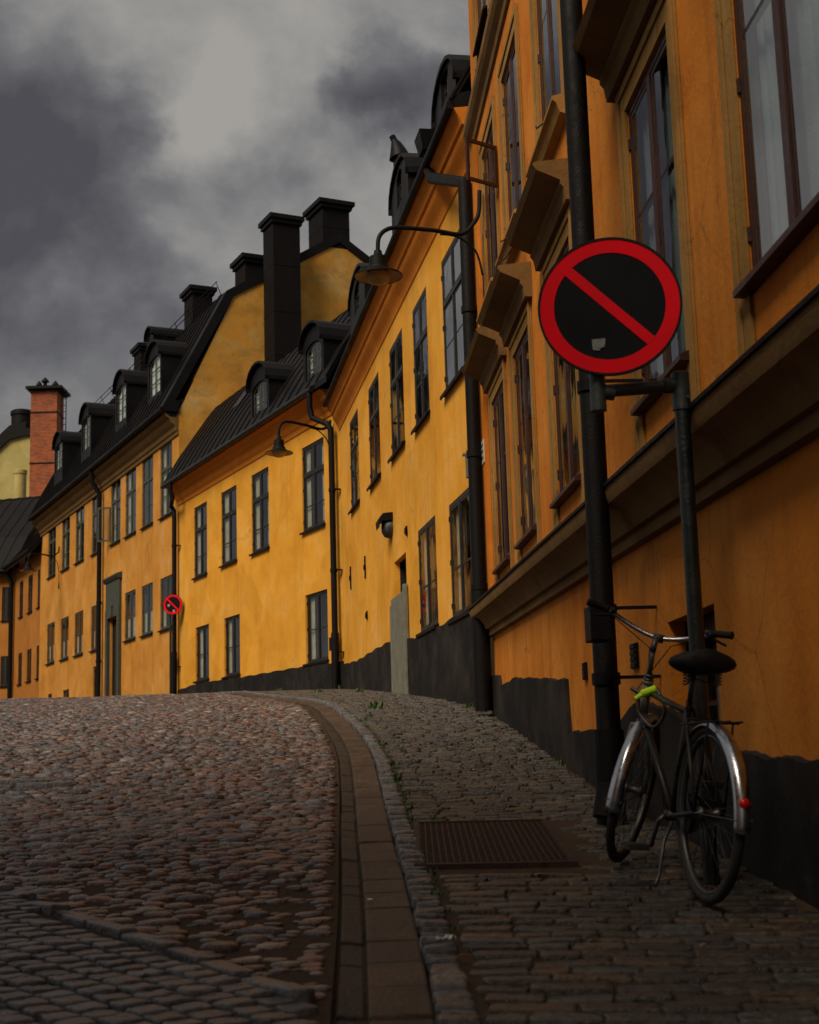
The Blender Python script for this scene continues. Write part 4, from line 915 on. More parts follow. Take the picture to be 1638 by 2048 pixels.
# ------------------------------------------------------------------ house D (long, tall, with the gable)
def house_d():
    root = thing('townhouse', FC.pt(uCe, 2.0), 'long ochre house with weathered gable, dormer row and grey stone doorway', 'house')
    u0 = uCe; u1 = FC.uz(80, 1250)[0]; zt = 11.15; kk = .0125
    H, S, LH = [], [], []
    def lz(a, b, u): return a+b*(u-15)
    pxs = [(98,113),(125,140.5),(152,169),(184.5,200),(222,241),(251,272),(284,306),(320.6,344)]
    W_ = []
    for a, b in pxs: W_.append((FC.uz(b,1000)[0], FC.uz(a,1000)[0]))
    up = [(a,b,lz(8.12,.0165,b),lz(10.50,.0155,b)) for a, b in W_]
    # door takes the place of one lower window
    low = [(a,b,lz(4.42,.012,b),lz(6.11,.014,b)) for i, (a, b) in enumerate(W_) if i != 4]
    bs = [(FC.uz(138,1370)[0],FC.uz(126,1370)[0],2.6,3.3),(FC.uz(196,1360)[0],FC.uz(186,1360)[0],2.6,3.9),(FC.uz(104,1370)[0],FC.uz(96,1370)[0],2.6,3.3)]
    d0, d1 = FC.uz(243,1250)[0], FC.uz(216,1250)[0]; dz = FC.uz(216,1222)[1]
    door = (d0+.28, d1-.28, 1.6, dz-.35)
    part('wall', wall_mesh(FC,u0+.003,u1,.5,zt,up+low+bs+[door]), [M['ochre_vignetted'], M['room']], root); inner(FC, root, u0, u1, .5, zt)
    for i, w in enumerate(up): window(FC,*w,root,M['frame_grey'],rec=.03,trans=.66,bars=(.42,),cur='side' if i % 3 else None)
    for w in low: window(FC,*w,root,M['frame_grey'],rec=.03,trans=0,bars=(.5,),cur='half')
    for w in bs: window(FC,*w,root,M['frame_dark'],rec=.05,trans=0,bars=(),cur=None,sill=False,name='basement_window')
    # open casement leaf on the fifth upper window
    a, b, z0, z1 = up[4]; hp = FC.pt(b, 0, .02); F2 = Frame(hp.xy, (FC.n*.8+FC.d*.6)); c = MB(); zA, zB = z0+.15, z0+1.45
    for (x0,x1,q0,q1) in ((0,.5,zB-.06,zB),(0,.5,zA,zA+.06),(0,.05,zA+.06,zB-.06),(.45,.5,zA+.06,zB-.06)): c.fbox(F2,x0,x1,q0,q1,-.02,.02)
    cs = part('open_casement', c, M['frame_grey'], root); g = MB(); g.add([F2.pt(.05,zA+.05,0),F2.pt(.45,zA+.05,0),F2.pt(.45,zB-.05,0),F2.pt(.05,zB-.05,0)], [(0,1,2,3)]); part('pane', g, M['glass'], cs)
    # stone doorway
    dm = MB(); dm.fbox(FC,d0,d0+.28,1.2,dz,.003,.12); dm.fbox(FC,d1-.28,d1,1.2,dz,.003,.12); dm.fbox(FC,d0+.28,d1-.28,dz-.35,dz,.003,.118)
    dtop = FC.uz(216,1163)[1]; dm.fbox(FC,d0,d1,dz,dtop-.12,.003,.10); dm.prof(FC, [(.003,dtop-.14),(.14,dtop-.12),(.22,dtop),(.22,dtop+.05),(.003,dtop+.12)], d0-.08, d1+.08)
    um = (d0+d1)/2; dm.fbox(FC,um-.12,um+.12,dz-.36,dz+.08,.12,.17)
    dw = part('doorway', dm, M['frame_grey'], root, bevel=.01); dd = MB(); dd.fbox(FC,door[0],door[1],1.3,door[3],-.2,-.15)
    for s_ in (-1,1): dd.fbox(FC,um+s_*.25-.16,um+s_*.25+.16,2.6,dz-.6,-.15,-.13)
    part('door', dd, M['frame_dark'], dw)
    # cornice: stepped grey-brown mouldings
    cv = MB(); b0 = zt-.55
    cv.prof(FC, [(.003,b0-.10),(.05,b0-.08),(.06,b0+.04),(.10,b0+.06),(.12,b0+.2),(.26,b0+.32),(.30,b0+.42),(.42,b0+.50),(.46,b0+.60),(.003,b0+.64)], u0, u1, k=0); part('cornice', cv, M['stucco_brown'], root, smooth=30)
    # cornice base sits a little lower: fascia board
    gu = MB(); gu.tube([FC.pt(u0-.02,zt+.16,.56),FC.pt(u1,zt+.16,.56)], .085, 12); gu.prof(FC, [(.003,zt+.10),(.5,zt+.10),(.56,zt+.2),(.35,zt+.42),(.003,zt+.5)], u0-.06, u1); part('gutter', gu, M['tin'], root, smooth=40)
    # gable end and roof over it
    G = [FC.cross(x, y, u0) for x, y in ((357,820),(467,593),(530,562),(678,486))]
    ap = G[3]; br = G[1]
    prof_t = [(.5, zt+.35+0.5), (br[0], br[1]), (ap[0], ap[1]), (ap[0]*2-br[0], br[1]), (ap[0]*2-.5, zt+.5)]
    zz0 = zt+.15+(br[1]-zt-.15)*.5/max(.6,br[0]); prof_t[0] = (.5, zz0)
    body(FC, root, u0+.003, u1, .5, prof_t, M['gable'], name='gable')
    ge = MB(); ge.add([FC.pt(u0,.6,.0),FC.pt(u0,zt+.15,0),FC.pt(u0,zz0,-.51),FC.pt(u0,.6,-.51)], [(0,1,2,3)]); part('gable_corner', ge, M['gable'], root)
    cb = MB(); cb.prof(FC, [(.1,zt-.05),(.3,zt-.05),(.52,zt+.12),(.52,zt+.2),(-.2,zt+.6)], u0-.01, u0+.25); part('cornice_return', cb, M['tin'], root)
    th = .30
    sl = Vector((br[0], br[1]-zt-.15)).normalized(); nv = Vector((-sl.y, sl.x))*th
    sl2 = Vector((ap[0]-br[0], ap[1]-br[1])).normalized(); nv2 = Vector((-sl2.y, sl2.x))*th
    out = [(-.55+nv.x*.1, zt+.20), (br[0]+nv.x*.9, br[1]+nv.y*1.2+.02), (ap[0], ap[1]+th*1.15), (2*ap[0]-br[0]-nv.x*.9, br[1]+nv.y*1.2), (2*ap[0]+.5, zt+.2)]
    inn = [(-.3, zt+.16), (br[0], br[1]+.01), (ap[0], ap[1]+.01), (2*ap[0]-br[0], br[1]+.01), (2*ap[0]+.3, zt+.16)]
    b = MB(); b.prof(FC, [(-t, z) for t, z in out]+[(-t, z) for t, z in inn][::-1], u0-.05, u1)
    nseam = int((u1-u0)/.62)
    for i in range(1, nseam+1):
        u = u0+(u1-u0)*i/nseam
        for (t0, z0), (t1, z1) in zip(out[:2], out[1:3]):
            q = Vector((-(z1-z0), t1-t0)).normalized()*.05; b.prof(FC, [(-t0,z0),(-t1,z1),(-(t1+q.x),z1+q.y),(-(t0+q.x),z0+q.y)], u-.015, u+.015)
    part('roof', b, M['tin'], root)
    # dormers
    of = .12
    for (wl, wr, wb, wt, hy, cur) in ((297.4,319.8,800,703,680,'blind'),(232.5,251,850,762,738,'blind'),(164,179.8,905,826,804,'side'),(110,123.5,945,880,861,'side')):
        wa, wb_ = FC.uz(wr, wb-10, of)[0], FC.uz(wl, wb, of)[0]; z0 = zfor(FC, wb_, of, wb); z1 = zfor(FC, wa, of, wt); zh = max(zfor(FC, (wa+wb_)/2, of+.12, hy), z1+.3)
        dormer(FC, root, wa-.14, wb_+.14, zt+.2, z1-.03, zh-.15, of, 2.9, wa, wb_, z0, z1, cur=cur, hood=.12)
    # small upper dormer
    of2 = -1.2; wa, wb_ = FC.uz(305,670,of2)[0], FC.uz(296,680,of2)[0]; z0 = FC.uz(296,682,of2)[1]; zh = FC.uz(300,650,of2)[1]
    dormer(FC, root, wa-.15, wb_+.15, z0-.6, zh-.45, zh-.2, of2, 3.0, wa, wb_, z0, zh-.3, cur='blind', hood=.12)
    # chimneys on the ridge
    (ta, _), (tb, _) = FC.cross(645, 470, u0+.02), FC.cross(699, 470, u0+.02); zc = FC.cross(645, 402, u0)[1]
    chimney(FC, root, u0+.0, u0+1.3, ta, tb, ap[1]-.2, zc, cap=.16)
    for (x0, x1, yc, yb, u) in ((490,533,512,600,u0+2.4),(385,425,575,700,u0+7.5),(281,296,690,760,u0+15.5)):
        (ta, _), (tb, _) = FC.cross(x0, yc+20, u), FC.cross(x1, yc+20, u); zc = FC.cross(x0, yc, u)[1]; zb = FC.cross(x0, yb, u)[1]
        chimney(FC, root, u, u+1.1, ta, max(tb, ta+.7), zb-1.0, zc, cap=.15)
    # snow rail and roof walk along the break of the roof
    r = MB(); q0 = FC.pt(u0+.3, out[1][1]+.35, -out[1][0]+.15)
    for dz in (.22,.42): r.tube([FC.pt(u0+.4,out[1][1]+dz,-out[1][0]+.2),FC.pt(u1-3,out[1][1]+dz,-out[1][0]+.2)], .016, 6)
    for u in np.arange(u0+.5, u1-3, 1.6): r.tube([FC.pt(u,out[1][1]-.05,-out[1][0]),FC.pt(u,out[1][1]+.45,-out[1][0]+.2)], .014, 6)
    part('roof_rail', r, M['iron'], root)
    gutter_pipe(FC, root, u0-.75+.0, ztC+.3, .50, u0-.02, 2.2, drop=.45)
    up_ = FC.uz(198,1200,.16)[0]; b = MB(); b.tube([FC.pt(up_,zt+.1,.5),FC.pt(up_,zt-.35,.45),FC.pt(up_,zt-.8,.17),FC.pt(up_,1.6,.16)], .09, 12)
    for z in (8.6,6.2,4.0): b.tube([FC.pt(up_,z+.05,.16),FC.pt(up_,z-.05,.16)], .11, 12)
    part('downpipe', b, M['iron'], root, smooth=35)
    return root
HD = house_d()

# ------------------------------------------------------------------ houses E and far ones
def house_e():
    uS = FC.uz(80, 1250)[0]+.02; u1 = FC.uz(27, 1250)[0]
    root = thing('townhouse', FC.pt(uS, 2.0), 'narrow orange house with three small windows per floor, below the brick chimney', 'house')
    zt = FC.uz(60, 1112)[1]
    W_ = [(FC.uz(46,1200)[0],FC.uz(38.7,1200)[0]),(FC.uz(65,1190)[0],FC.uz(56,1190)[0]),(FC.uz(85,1180)[0],FC.uz(75,1180)[0])]
    W_ = [(max(a,uS+.1),b) for a,b in W_]
    holes = [(a,b,7.36,9.08) for a,b in W_]+[(a,b,4.15,5.62) for a,b in W_]
    zt = 9.9
    part('wall', wall_mesh(FC,uS,u1,.5,zt,holes), [M['ochre_dull'], M['room']], root); inner(FC, root, uS, u1, .5, zt)
    for w in holes: window(FC,*w,root,M['frame_dark'],rec=.03,trans=.66 if w[2] > 6 else 0,bars=(.5,),cur='side')
    roof(FC, root, [(-.55,zt-.02),(1.2,zt+2.0),(3.0,zt+4.2),(6,zt+5.5),(9,zt+2)], uS-.3, u1+.0, thick=.2)
    body(FC, root, uS, u1, .5, [(.5,zt+.6),(3,zt+3.6),(6,zt+4.8),(8.8,zt+1.5)], M['ochre_dull'])
    g = MB(); g.tube([FC.pt(uS-.2,zt+.0,.58),FC.pt(u1,zt+.0,.58)], .08, 10); part('gutter', g, M['tin'], root, smooth=40)
    b = MB(); b.tube([FC.pt(u1-.25,zt,.5),FC.pt(u1-.25,zt-.7,.18),FC.pt(u1-.25,1.5,.17)], .11, 12); part('downpipe', b, M['iron'], root, smooth=40)
    return u1
uEe = house_e()
def house_f():
    p = FC.pt(uEe, 0).xy; d = Vector((-1, .28)).normalized(); F = Frame(p, d); F.n = Vector((-d.y, d.x)); 
    if F.n.y > 0: F.n = -F.n
    root = thing('townhouse', F.pt(0, 2.0), 'last orange house facing the viewer at the far left edge', 'house')
    zt = 9.9; W_ = [(F.uz(28,1200)[0]+.05, 0)]
    def uu(x): return F.uz(x, 1200)[0]
    ws = [(max(uu(27), .2), uu(4)), (uu(4)+1.6, uu(4)+3.6)]
    holes = []
    for a, b in ws:
        a, b = min(a,b), max(a,b); holes += [(a,b,F.uz(15,1241)[1],F.uz(15,1174)[1]),(a,b,F.uz(15,1372)[1],F.uz(15,1312)[1])]
    part('wall', wall_mesh(F,0.02,10,.5,zt,holes), [M['ochre_dull'], M['room']], root); inner(F, root, 0.1, 10, .5, zt)
    for w in holes: window(F,*w,root,M['frame_dark'],rec=.05,trans=0,bars=(.33,.66),cur='side')
    roof(F, root, [(-.5,zt-.1),(1.0,zt+1.8),(3.5,zt+4.2),(6.5,zt+5.0)], -.1, 10.5, thick=.2)
    body(F, root, .02, 10, .5, [(.5,zt+.6),(3.4,zt+3.6),(6.4,zt+4.6),(10,zt+4.6)], M['ochre_dull'])
    g = MB(); g.tube([F.pt(-.1,zt-.12,.55),F.pt(10,zt-.12,.55)], .09, 10); part('gutter', g, M['tin'], root, smooth=40)
house_f()
def at(x, y, Y): q = ray(x, y); return q*(Y/q.y)
def far_stuff():
    # brick chimney rising beyond the long house
    Y = 80.; c = at(84, 1040, Y); s = Y/FPX; w = 27*s; zt = at(88, 782, Y).z; root = thing('brick_chimney', (c.x, c.y, c.z-6), 'tall red brick chimney stack with small pots and ladder at the far left', 'chimney')
    b = MB(); b.box(c.x-w, c.x+w, Y, Y+1.6, c.z-6, zt); part('stack', b, M['brick'], root)
    q = MB(); q.box(c.x-w-.12, c.x+w+.2, Y-.15, Y+1.75, zt, zt+.10); q.box(c.x-w-.25, c.x+w+.33, Y-.28, Y+1.9, zt+.10, zt+.26); part('cap', q, M['tin'], root)
    for zb_ in (4.3, 1.3): q = MB(); q.box(c.x-w-.03,c.x+w+.03,Y-.03,Y+1.63,zt-zb_,zt-zb_+.08); part('band', q, M['tin'], root)
    for i, (dx, h, r) in enumerate(((-.45,.22,.12),(-.1,.42,.16),(.5,.2,.14))):
        p = MB(); p.lathe((c.x+dx, Y+.6, zt+.26), [(r*.7,0),(r*.7,h),(r*1.5,h+.02),(r*1.2,h+.12),(.02,h+.3)], 14); part('pot', p, M['tin'], root, smooth=40)
    l = MB(); x0 = c.x+w+.22
    for dx in (0,.26): l.tube([(x0+dx, Y+.2, zt+.1),(x0+dx, Y+.2, zt-5.5)], .03, 6)
    for z in np.arange(zt-5.4, zt, .38): l.tube([(x0,Y+.2,z),(x0+.26,Y+.2,z)], .02, 5)
    part('ladder', l, M['iron'], root)
    # pale house beyond with a round dark flue
    Y = 92.; s = Y/FPX
    root = thing('far_house', at(20, 1100, Y), 'pale yellow gabled house with dark roof edge far behind the brick chimney', 'house')
    pz = lambda x, y: at(x, y, Y)
    b = MB(); P = [pz(-60,1150),pz(100,1150),pz(100,872),pz(52,872),pz(20,880),pz(-60,955)]
    n = len(P); b.add(P+[p+Vector((0,6,0)) for p in P], [tuple(range(n)),tuple(range(n,2*n))[::-1]]+[(i,(i+1) % n,n+(i+1) % n,n+i) for i in range(n)]); part('gable', b, M['lemon'], root)
    r = MB(); o = [pz(-60,955),pz(20,880),pz(52,872),pz(100,872)]; t = [p+Vector((0,0,1.0)) for p in o]
    for k in range(3):
        A = [o[k]+Vector((0,-.2,0)),o[k+1]+Vector((0,-.2,0)),o[k+1]+Vector((0,6.2,0)),o[k]+Vector((0,6.2,0))]; r.hexa(A+[a+Vector((0,0,.95 if k < 2 else .5)) for a in A])
    part('roof', r, M['tin'], root)
    f = MB(); q = pz(38, 868); f.lathe((q.x, q.y+.7, q.z-.2), [(22*s,0),(22*s,1.55),(24*s,1.6),(24*s,1.85),(20*s,1.95),(.01,1.98)], 24); part('round_flue', f, M['tin'], root, smooth=40)
    # stubby rendered flue in front of it
    Y = 84.; q = at(40, 990, Y); root = thing('stub_flue', (q.x, q.y, q.z-1.5), 'short pale round flue pot on the black roof in front of the pale gable', 'flue')
    f = MB(); f.lathe((q.x, q.y, q.z-1.5), [(.36,0),(.36,2.75),(.40,2.78),(.40,3.0),(.34,3.05),(.01,3.06)], 20); part('shaft', f, M['lemon'], root, smooth=40)
far_stuff()

# unseen house added across the street, behind the viewer's left shoulder (keeps the near pavement in shade)
def shade_house():
    F = Frame((-5.0, 1.4), (0, -1)); F.n = Vector((1, 0)); T = 12.3
    root = thing('added_shade_house', F.pt(0, -1.2), 'unseen dull orange house added across the street to shade the near pavement', 'house')
    holes = [(a, a+1.1, z, z+1.8) for a in (1.2,3.6,6.0,8.4,10.8,13.2) for z in (.9,4.0,7.1)]
    part('wall', wall_mesh(F,0,15,-3.5,T,holes), [M['ochre_dull'], M['room']], root); inner(F, root, 0, 15, -3.5, T)
    for w in holes: window(F,*w,root,M['frame_dark'],rec=.05,trans=.66,cur=None)
    body(F, root, 0, 15, -3.5, [(.5,T),(4.5,T+2.8),(9,T)], M['ochre_dull']); roof(F, root, [(-.5,T-.2),(4.5,T+3.2),(9.5,T-.2)], -.3, 15.3)
shade_house()

# ------------------------------------------------------------------ street lamps
def lamp(attach, tip, rad, label, up=.45, cable=True):
    """gooseneck bracket lamp: attach = point on the wall, tip = where the shade hangs"""
    A = Vector(attach); T = Vector(tip); root = thing('street_lamp', A, label, 'street lamp', 'bracket lamps on the house fronts')
    hv = Vector((A.x-T.x, A.y-T.y, 0)); L = hv.length; h = hv.normalized(); k = L/1.3
    zt_ = T.z+.62*k
    arm = [A+Vector((0,0,up)), A+Vector((0,0,up*.45))-h*.02, A+Vector((0,0,.08*k))-h*.10*k, Vector((A.x,A.y,0))-h*.26*k+Vector((0,0,zt_-.02)), Vector((A.x,A.y,0))-h*.6*k+Vector((0,0,zt_)),
           Vector((T.x,T.y,zt_+.0))+h*.26*k, Vector((T.x,T.y,zt_-.045*k))+h*.10*k, Vector((T.x,T.y,zt_-.15*k))+h*.015*k, Vector((T.x,T.y,T.z+.30*k))]
    def cat(P, n=6):
        out = []
        for i in range(len(P)-1):
            p0, p1, p2, p3 = P[max(i-1,0)], P[i], P[i+1], P[min(i+2,len(P)-1)]
            for j in range(n): t = j/n; out.append(.5*((2*p1)+(p2-p0)*t+(2*p0-5*p1+4*p2-p3)*t*t+(3*p1-p0-3*p2+p3)*t**3))
        return out+[P[-1]]
    b = MB(); b.tube(cat(arm), .026*max(1,k), 10); a = part('arm', b, M['iron'], root, smooth=True)
    s = MB(); B0 = Vector((A.x,A.y,zt_)); s.tube(cat([B0-h*.52*k+Vector((0,0,-.04)), B0-h*.30*k+Vector((0,0,-.06*k)), B0-h*.08*k+Vector((0,0,-.22*k)), B0+Vector((0,0,-.52*k))]), .014, 8); part('brace', s, M['iron'], root, smooth=True)
    if cable:
        c = MB(); c.tube([B0+Vector((0,0,-.5*k)), B0+Vector((.01,0,-.95*k))], .008, 6); c.tube([B0+Vector((.01,0,-.93*k)), B0+Vector((.01,0,-1.16*k))], [.02,.035], 8); part('cable', c, M['iron'], root)
    sh = MB(); r = rad
    q = r/.28
    sh.lathe(T, [(.018,.33*k),(.045*q,.31*k),(.052*q,.26*k),(.10*q,.235*k),(.108*q,.12*k),(.125*q,.11*k),(.128*q,.085*k),(r*.62,.05),(r*.93,.018),(r,.004),(r,-.012),(r*.98,-.012)], 36)
    part('lamp_shade', sh, M['iron'], root, smooth=50)
    inn = MB(); inn.lathe(T, [(r*.975,-.008),(r*.86,.010),(r*.62,.035),(.12*r/.28,.05),(.01,.055)], 36); part('reflector', inn, M['enamel_in'], root, smooth=True)
    gl = MB(); gl.lathe(T, [(.13*r/.28,.03),(.135*r/.28,-.03),(.11*r/.28,-.075),(.05*r/.28,-.10),(.005,-.105)], 20); part('bulb_glass', gl, M['enamel_in'], root, smooth=True)
    return root
ua, za = FA.uz(962, 462, .06)
A1 = FA.pt(ua, za, .06); T1 = at(757, 552, A1.y-.35)
lamp(A1, T1, .275, 'large bracket lamp high on the nearest orange house, in front of the steep roof edge', up=.5)
A2 = FC.pt(.32, FC.uz(668,862,.08)[1], .10); T2 = FC.pt(.32, 0, 1.0); T2 = at(558, 906, A2.y-1.2)
lamp(A2, T2, .32, 'middle bracket lamp beside the corner downpipe of the broad low house', up=.3)
u3, z3 = FC.uz(118, 1112, .08); A3 = FC.pt(u3, z3, .08); T3 = at(56, 1141, A3.y-1.2)
lamp(A3, T3, .36, 'small distant bracket lamp at the far left end of the street', up=.4)

# ------------------------------------------------------------------ traffic signs
def disc(mb, c, nrm, r0, r1, t0, t1, n=96):
    nrm = Vector(nrm).normalized(); x = Vector((0,0,1)).cross(nrm).normalized(); y = nrm.cross(x)
    V = []
    for (r, t) in ((r0,t0),(r1,t0),(r1,t1),(r0,t1)):
        V += [Vector(c)+nrm*t+(x*math.cos(2*PI*j/n)+y*math.sin(2*PI*j/n))*r for j in range(n)]
    fs = [(k*n+j, k*n+(j+1) % n, ((k+1) % 4)*n+(j+1) % n, ((k+1) % 4)*n+j) for k in range(4) for j in range(n)]
    mb.add(V, fs)
def sign_plate(root, c, nrm, R, stickers=()):
    nrm = Vector(nrm).normalized(); right = Vector((0,0,1)).cross(nrm).normalized(); upv = nrm.cross(right)
    p = MB(); disc(p, c, nrm, .001, R, -.006, 0); pl = part('sign_plate', p, M['sign_face'], root)
    rim = MB(); disc(rim, c, nrm, R-.004, R+.007, -.014, .006); part('edge', rim, M['iron'], pl)
    b = MB(); disc(b, c, nrm, R*.79, R-.004, .001, .003); part('red_border', b, M['sign_red'], pl)
    b = MB(); d = (-right+upv).normalized(); s = (right+upv).normalized(); hw = R*.075; q = Vector(c)+nrm*.002; L = R*.80
    b.hexa([q+d*L+s*hw,q-d*L+s*hw,q-d*L-s*hw,q+d*L-s*hw]+[v+nrm*.0022 for v in (q+d*L+s*hw,q-d*L+s*hw,q-d*L-s*hw,q+d*L-s*hw)]); part('red_bar', b, M['sign_red'], pl)
    for (x, y, w, h, m_) in stickers:
        k = MB(); q = Vector(c)+nrm*.003+right*x*R+upv*y*R; o = [(-1,.9),(1,1),(.9,-.4),(.3,-.55),(.1,-1),(-.9,-.8)]
        P = [q+right*a*w*R+upv*bb*h*R for a, bb in o]; k.add(P+[v+nrm*.0015 for v in P], [tuple(range(6)),tuple(range(6,12))[::-1]]+[(i,(i+1) % 6,6+(i+1) % 6,6+i) for i in range(6)]); part('sticker', k, M[m_], pl)
    return pl
def near_sign():
    Yp = 6.45; pt_ = at(1364, 800, Yp); pb = at(1400, 1440, Yp); x = (pt_.x+pb.x)/2; gz = ghf(Yp)
    x = at(1385, 1150, Yp).x; zt_ = at(1362, 762, Yp).z
    root = thing('traffic_sign', (x, Yp, gz), 'large no-parking sign on a dark steel pole with offset arm behind the bicycle', 'traffic sign', 'no-parking signs')
    b = MB(); b.tube([(x,Yp,gz-.1),(x,Yp,zt_+.0)], .036, 20); part('pole', b, M['pole_dark'], root, smooth=40)
    xa = at(1196, 790, Yp-.05).x; ya = Yp-.05; za_ = zt_-.045
    f = MB(); f.tube([(x,Yp,zt_-.14),(x,Yp,zt_+.035)], .043, 20); f.tube([(x,Yp,zt_-.02),(xa,ya,za_+.012-.02)], .030, 18)
    f.tube([(xa,ya,za_-.10),(xa,ya,za_+.10)], .037, 20); f.tube([(x,Yp,zt_+.035),(x,Yp,zt_+.043)], [.043,.03], 20)
    f.tube([(xa+.03,ya,za_-.02+.01),(xa+.075,ya+.004,za_-.015)], .036, 18); f.tube([(x-.085,Yp-.012,zt_-.025),(x-.03,Yp,zt_-.02)], .036, 18)
    f.tube([(x+.02,Yp-.06,zt_-.09),(x+.02,Yp-.02,zt_-.09)], .008, 8)
    part('offset_arm', f, M['galv'], root, smooth=40)
    c = at(1219, 612, ya-.075); s = MB(); s.tube([(xa,ya,za_+.10),(xa,ya,c.z+.22)], .030, 18); part('sign_stem', s, M['galv'], root, smooth=40)
    cl = MB()
    for dz in (-.14,.14): cl.box(xa-.05,xa+.05,ya-.042,ya+.035,c.z+dz-.015,c.z+dz+.015)
    part('clamp', cl, M['galv'], root)
    R = 146/FPX*c.y
    sign_plate(root, c, (-.17,-1,0), R, [(-.18,-.56,.095,.09,'sticker')])
near_sign()
def far_sign():
    up_ = uCe-.05; c = at(345.5, 1209, FC.pt(up_,0,.5).y-.3); R = 20.0/FPX*c.y
    b = FC.pt(up_-.18, ghf(FC.pt(up_,0).y), .34)
    root = thing('traffic_sign', b, 'small distant no-parking sign with pale stickers, beside the downpipe left of the broad low house', 'traffic sign', 'no-parking signs')
    m = MB(); m.tube([(b.x, b.y, b.z-.1),(b.x, b.y, c.z+.1)], .035, 12); m.tube([(b.x, b.y, c.z),(c.x, c.y+.06, c.z)], .02, 8); part('pole', m, M['pole_dark'], root, smooth=40)
    sign_plate(root, c, (-.2,-1,0), R, [(-.42,-.08,.13,.14,'sticker_pink'),(.12,-.66,.13,.13,'sticker_pink')])
far_sign()
# electrical box on the near downpipe
up_ = FA.uz(1203,1248,.40); eb = MB(); eb.fbox(FA,up_[0]-.09,up_[0]+.10,up_[1]-.10,up_[1]+.10,.36,.48)
ebo = part('electrical_box', eb, M['iron'], None, bevel=.006, origin=FA.pt(up_[0], up_[1]-.115, .4)); tag(ebo, 'small black metal box fixed on the near downpipe behind the left handlebar grip', 'electrical box')
# oval wall lamp on house B
uo, zo = FB.uz(770, 1056, .12); wl = MB(); wl.lathe(FB.pt(uo, zo, .003), [(.19,0),(.19,.05),(.17,.12),(.10,.17),(.01,.18)], 20, axis=(*FB.n, 0))
rt = thing('wall_lamp', FB.pt(uo, zo, 0), 'small round wall lamp with dark hood above the arched niche', 'wall lamp'); part('shade', wl, M['galv'], rt, smooth=40)
hd2 = MB(); hd2.prof(FB, [(.003,zo+.12),(.22,zo+.10),(.25,zo-.02),(.26,zo+.12),(.18,zo+.24),(.003,zo+.26)], uo-.2, uo+.2); part('hood', hd2, M['iron'], rt)

